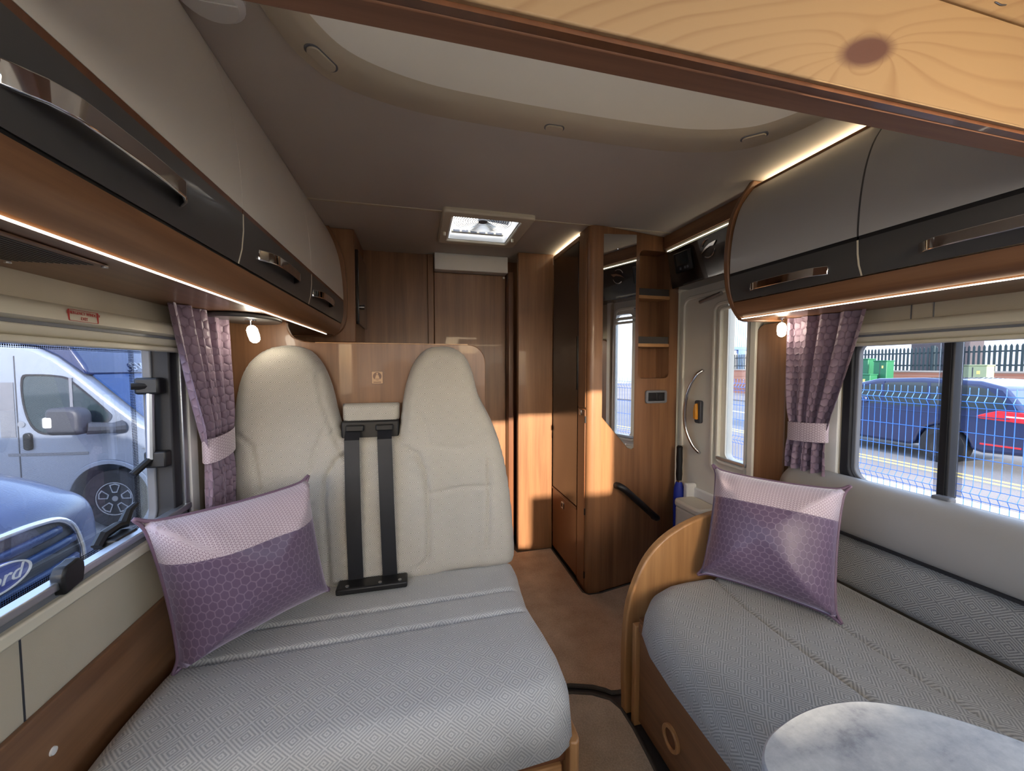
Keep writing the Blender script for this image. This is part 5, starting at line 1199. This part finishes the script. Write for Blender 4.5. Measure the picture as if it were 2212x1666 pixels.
# ---- far side of the road
t = thing('boundary_wall', 'low red brick wall across the road under the palisade fence', 'wall', (22, 12, G))
bx(22, 22.25, 2, 24, G, .98).build('brickwork', 'brick', t); bx(21.97, 22.28, 2, 24, .98, 1.05).build('coping', 'brick2', t)
t = thing('palisade_fence', 'dark green palisade fence on top of the far brick wall', 'fence', (22.1, 12, 1.0))
mb = MB()
for k in range(150):
    y = 2 + k * .145; mb.prism([(y, 1.02), (y + .07, 1.02), (y + .07, 2.02), (y + .035, 2.10), (y, 2.02)], 'x', 22.08, 22.11)
mb.build('pales', 'pale', t)['kind'] = 'stuff'
for z in (1.25, 1.8): bx(22.11, 22.16, 2, 24, z, z + .06).build('rail', 'pale', t)
for y in (4, 8, 12, 16, 20): bx(22.12, 22.22, y, y + .12, 1.0, 2.15).build('post', 'pale', t)
def cabinet(x, y, w, d, h, m, lab):
    t = thing('street_cabinet', lab, 'street cabinet', (x, y, G))
    bx(x, x + d, y, y + w, G, G + h).build('body', m, t, bevel=.02)
    bx(x - .02, x + d + .02, y - .02, y + w + .02, G + h, G + h + .05).build('lid', m, t, bevel=.015)
    bx(x - .006, x, y + w * .48, y + w * .52, G + .1, G + h - .05).build('door_joint', 'dkplast', t)
    bx(x - .008, x, y + w * .25, y + w * .36, G + h - .3, G + h - .18).build('label', 'yellow', t)
cabinet(20.0, 12.42, .5, .45, 2.15, 'green', 'tall green street cabinet beside the brick wall')
cabinet(19.4, 12.65, .75, .45, 1.55, 'green', 'short wide green street cabinet in front of the others')
cabinet(20.4, 13.4, .9, .45, 2.25, 'green', 'farthest green street cabinet at the window edge')
cabinet(20.0, 9.35, .75, .4, 1.95, 'olive', 'pale olive street cabinet standing alone by the wall')
tag(MB().lathe([(0, G), (.09, G), (.06, 6.5), (0, 6.5)], (21, 8.05, 0), 'z', 12).build('lamp_post', 'bwhite'), 'white lamp post rising behind the palisade fence', 'lamp post')
t = thing('white_building', 'long white industrial building behind the palisade fence', 'building', (38, 20, G))
bx(38, 50, -6, 31, G, 4.6).build('walls', 'bwhite', t)
bx(37.9, 50.1, -6.2, 31.2, 4.6, 4.9).build('parapet', 'bgrey', t)
for k in range(9): bx(37.95, 38, 18.5 + k * .75, 19.0 + k * .75, 3.0, 3.45).build('window', 'bgrey', t)
for k in range(5): bx(37.95, 38, 5 + k * 2.2, 6.2 + k * 2.2, 2.4, 3.2).build('window', 'bgrey', t)
tag(bx(30, 33, 15.6, 17.4, G, 2.9).build('dark_shed', 'bdark', bevel=.05), 'dark flat roofed shed between fence and white building', 'shed')
t = thing('brick_workshop', 'clad building with blue piers seen through the door window', 'building', (30, 34, G))
bx(24, 46, 34, 44, G, 12).build('core', 'bgrey', t)
mb = MB()
for k in range(90): bxk = 24 + k * .245; mb.box(bxk, bxk + .12, 33.9, 34, 3.2, 12)
mb.build('cladding_ribs', 'bgrey', t)['kind'] = 'stuff'
for k in range(8): bx(24 + k * 3, 24.9 + k * 3, 33.75, 34, G, 3.2).build('pier', 'bblue', t)
for k in range(7): bx(24.9 + k * 3, 27 + k * 3, 33.9, 34, .3, 2.6).build('brick_panel', 'brick2', t)
bx(23.9, 46, 33.7, 34, 3.0, 3.3).build('eaves_beam', 'bblue', t)
t = thing('low_wall', 'low brick wall before the clad building', 'wall', (24, 30, G))
bx(16, 40, 30, 30.3, G, .3).build('brickwork', 'brick', t)

# ---- unseen cab seats, added behind the camera to block windscreen sun from the lounge
for x, lab in ((-.15, 'left cab seat added behind the camera to block sun'), (1.17, 'right cab seat added behind the camera to block sun')):
    t = thing('added_cab_seat', lab, 'seat', (x, -.75, 0), group='cab seats added as sun blockers')
    bkp = smooth_curve([(-.25, .45), (-.26, .8), (-.22, 1.0), (-.15, 1.08), (-.12, 1.25), (0, 1.29), (.12, 1.25), (.15, 1.08), (.22, 1.0), (.26, .8), (.25, .45)], 2)
    puffy(bkp, .06, .06, .06, (), .04, ((x, -.62, 0), (1, 0, 0), (0, .1, 1), (0, -1, 0))).build('backrest', 'fab', t, sharp=180)
    puffy(rrect(-.25, .25, -1.15, -.6, .06), .12, .06, 0, (), .04, ((x, 0, .36), (1, 0, 0), (0, 1, 0), (0, 0, 1))).build('seat', 'fab', t, sharp=180)
    bx(x - .22, x + .22, -1.1, -.65, 0, .36).build('pedestal', 'black', t)

for o in bpy.data.objects:
    for k in ('_w', '_local'):
        if k in o: del o[k]
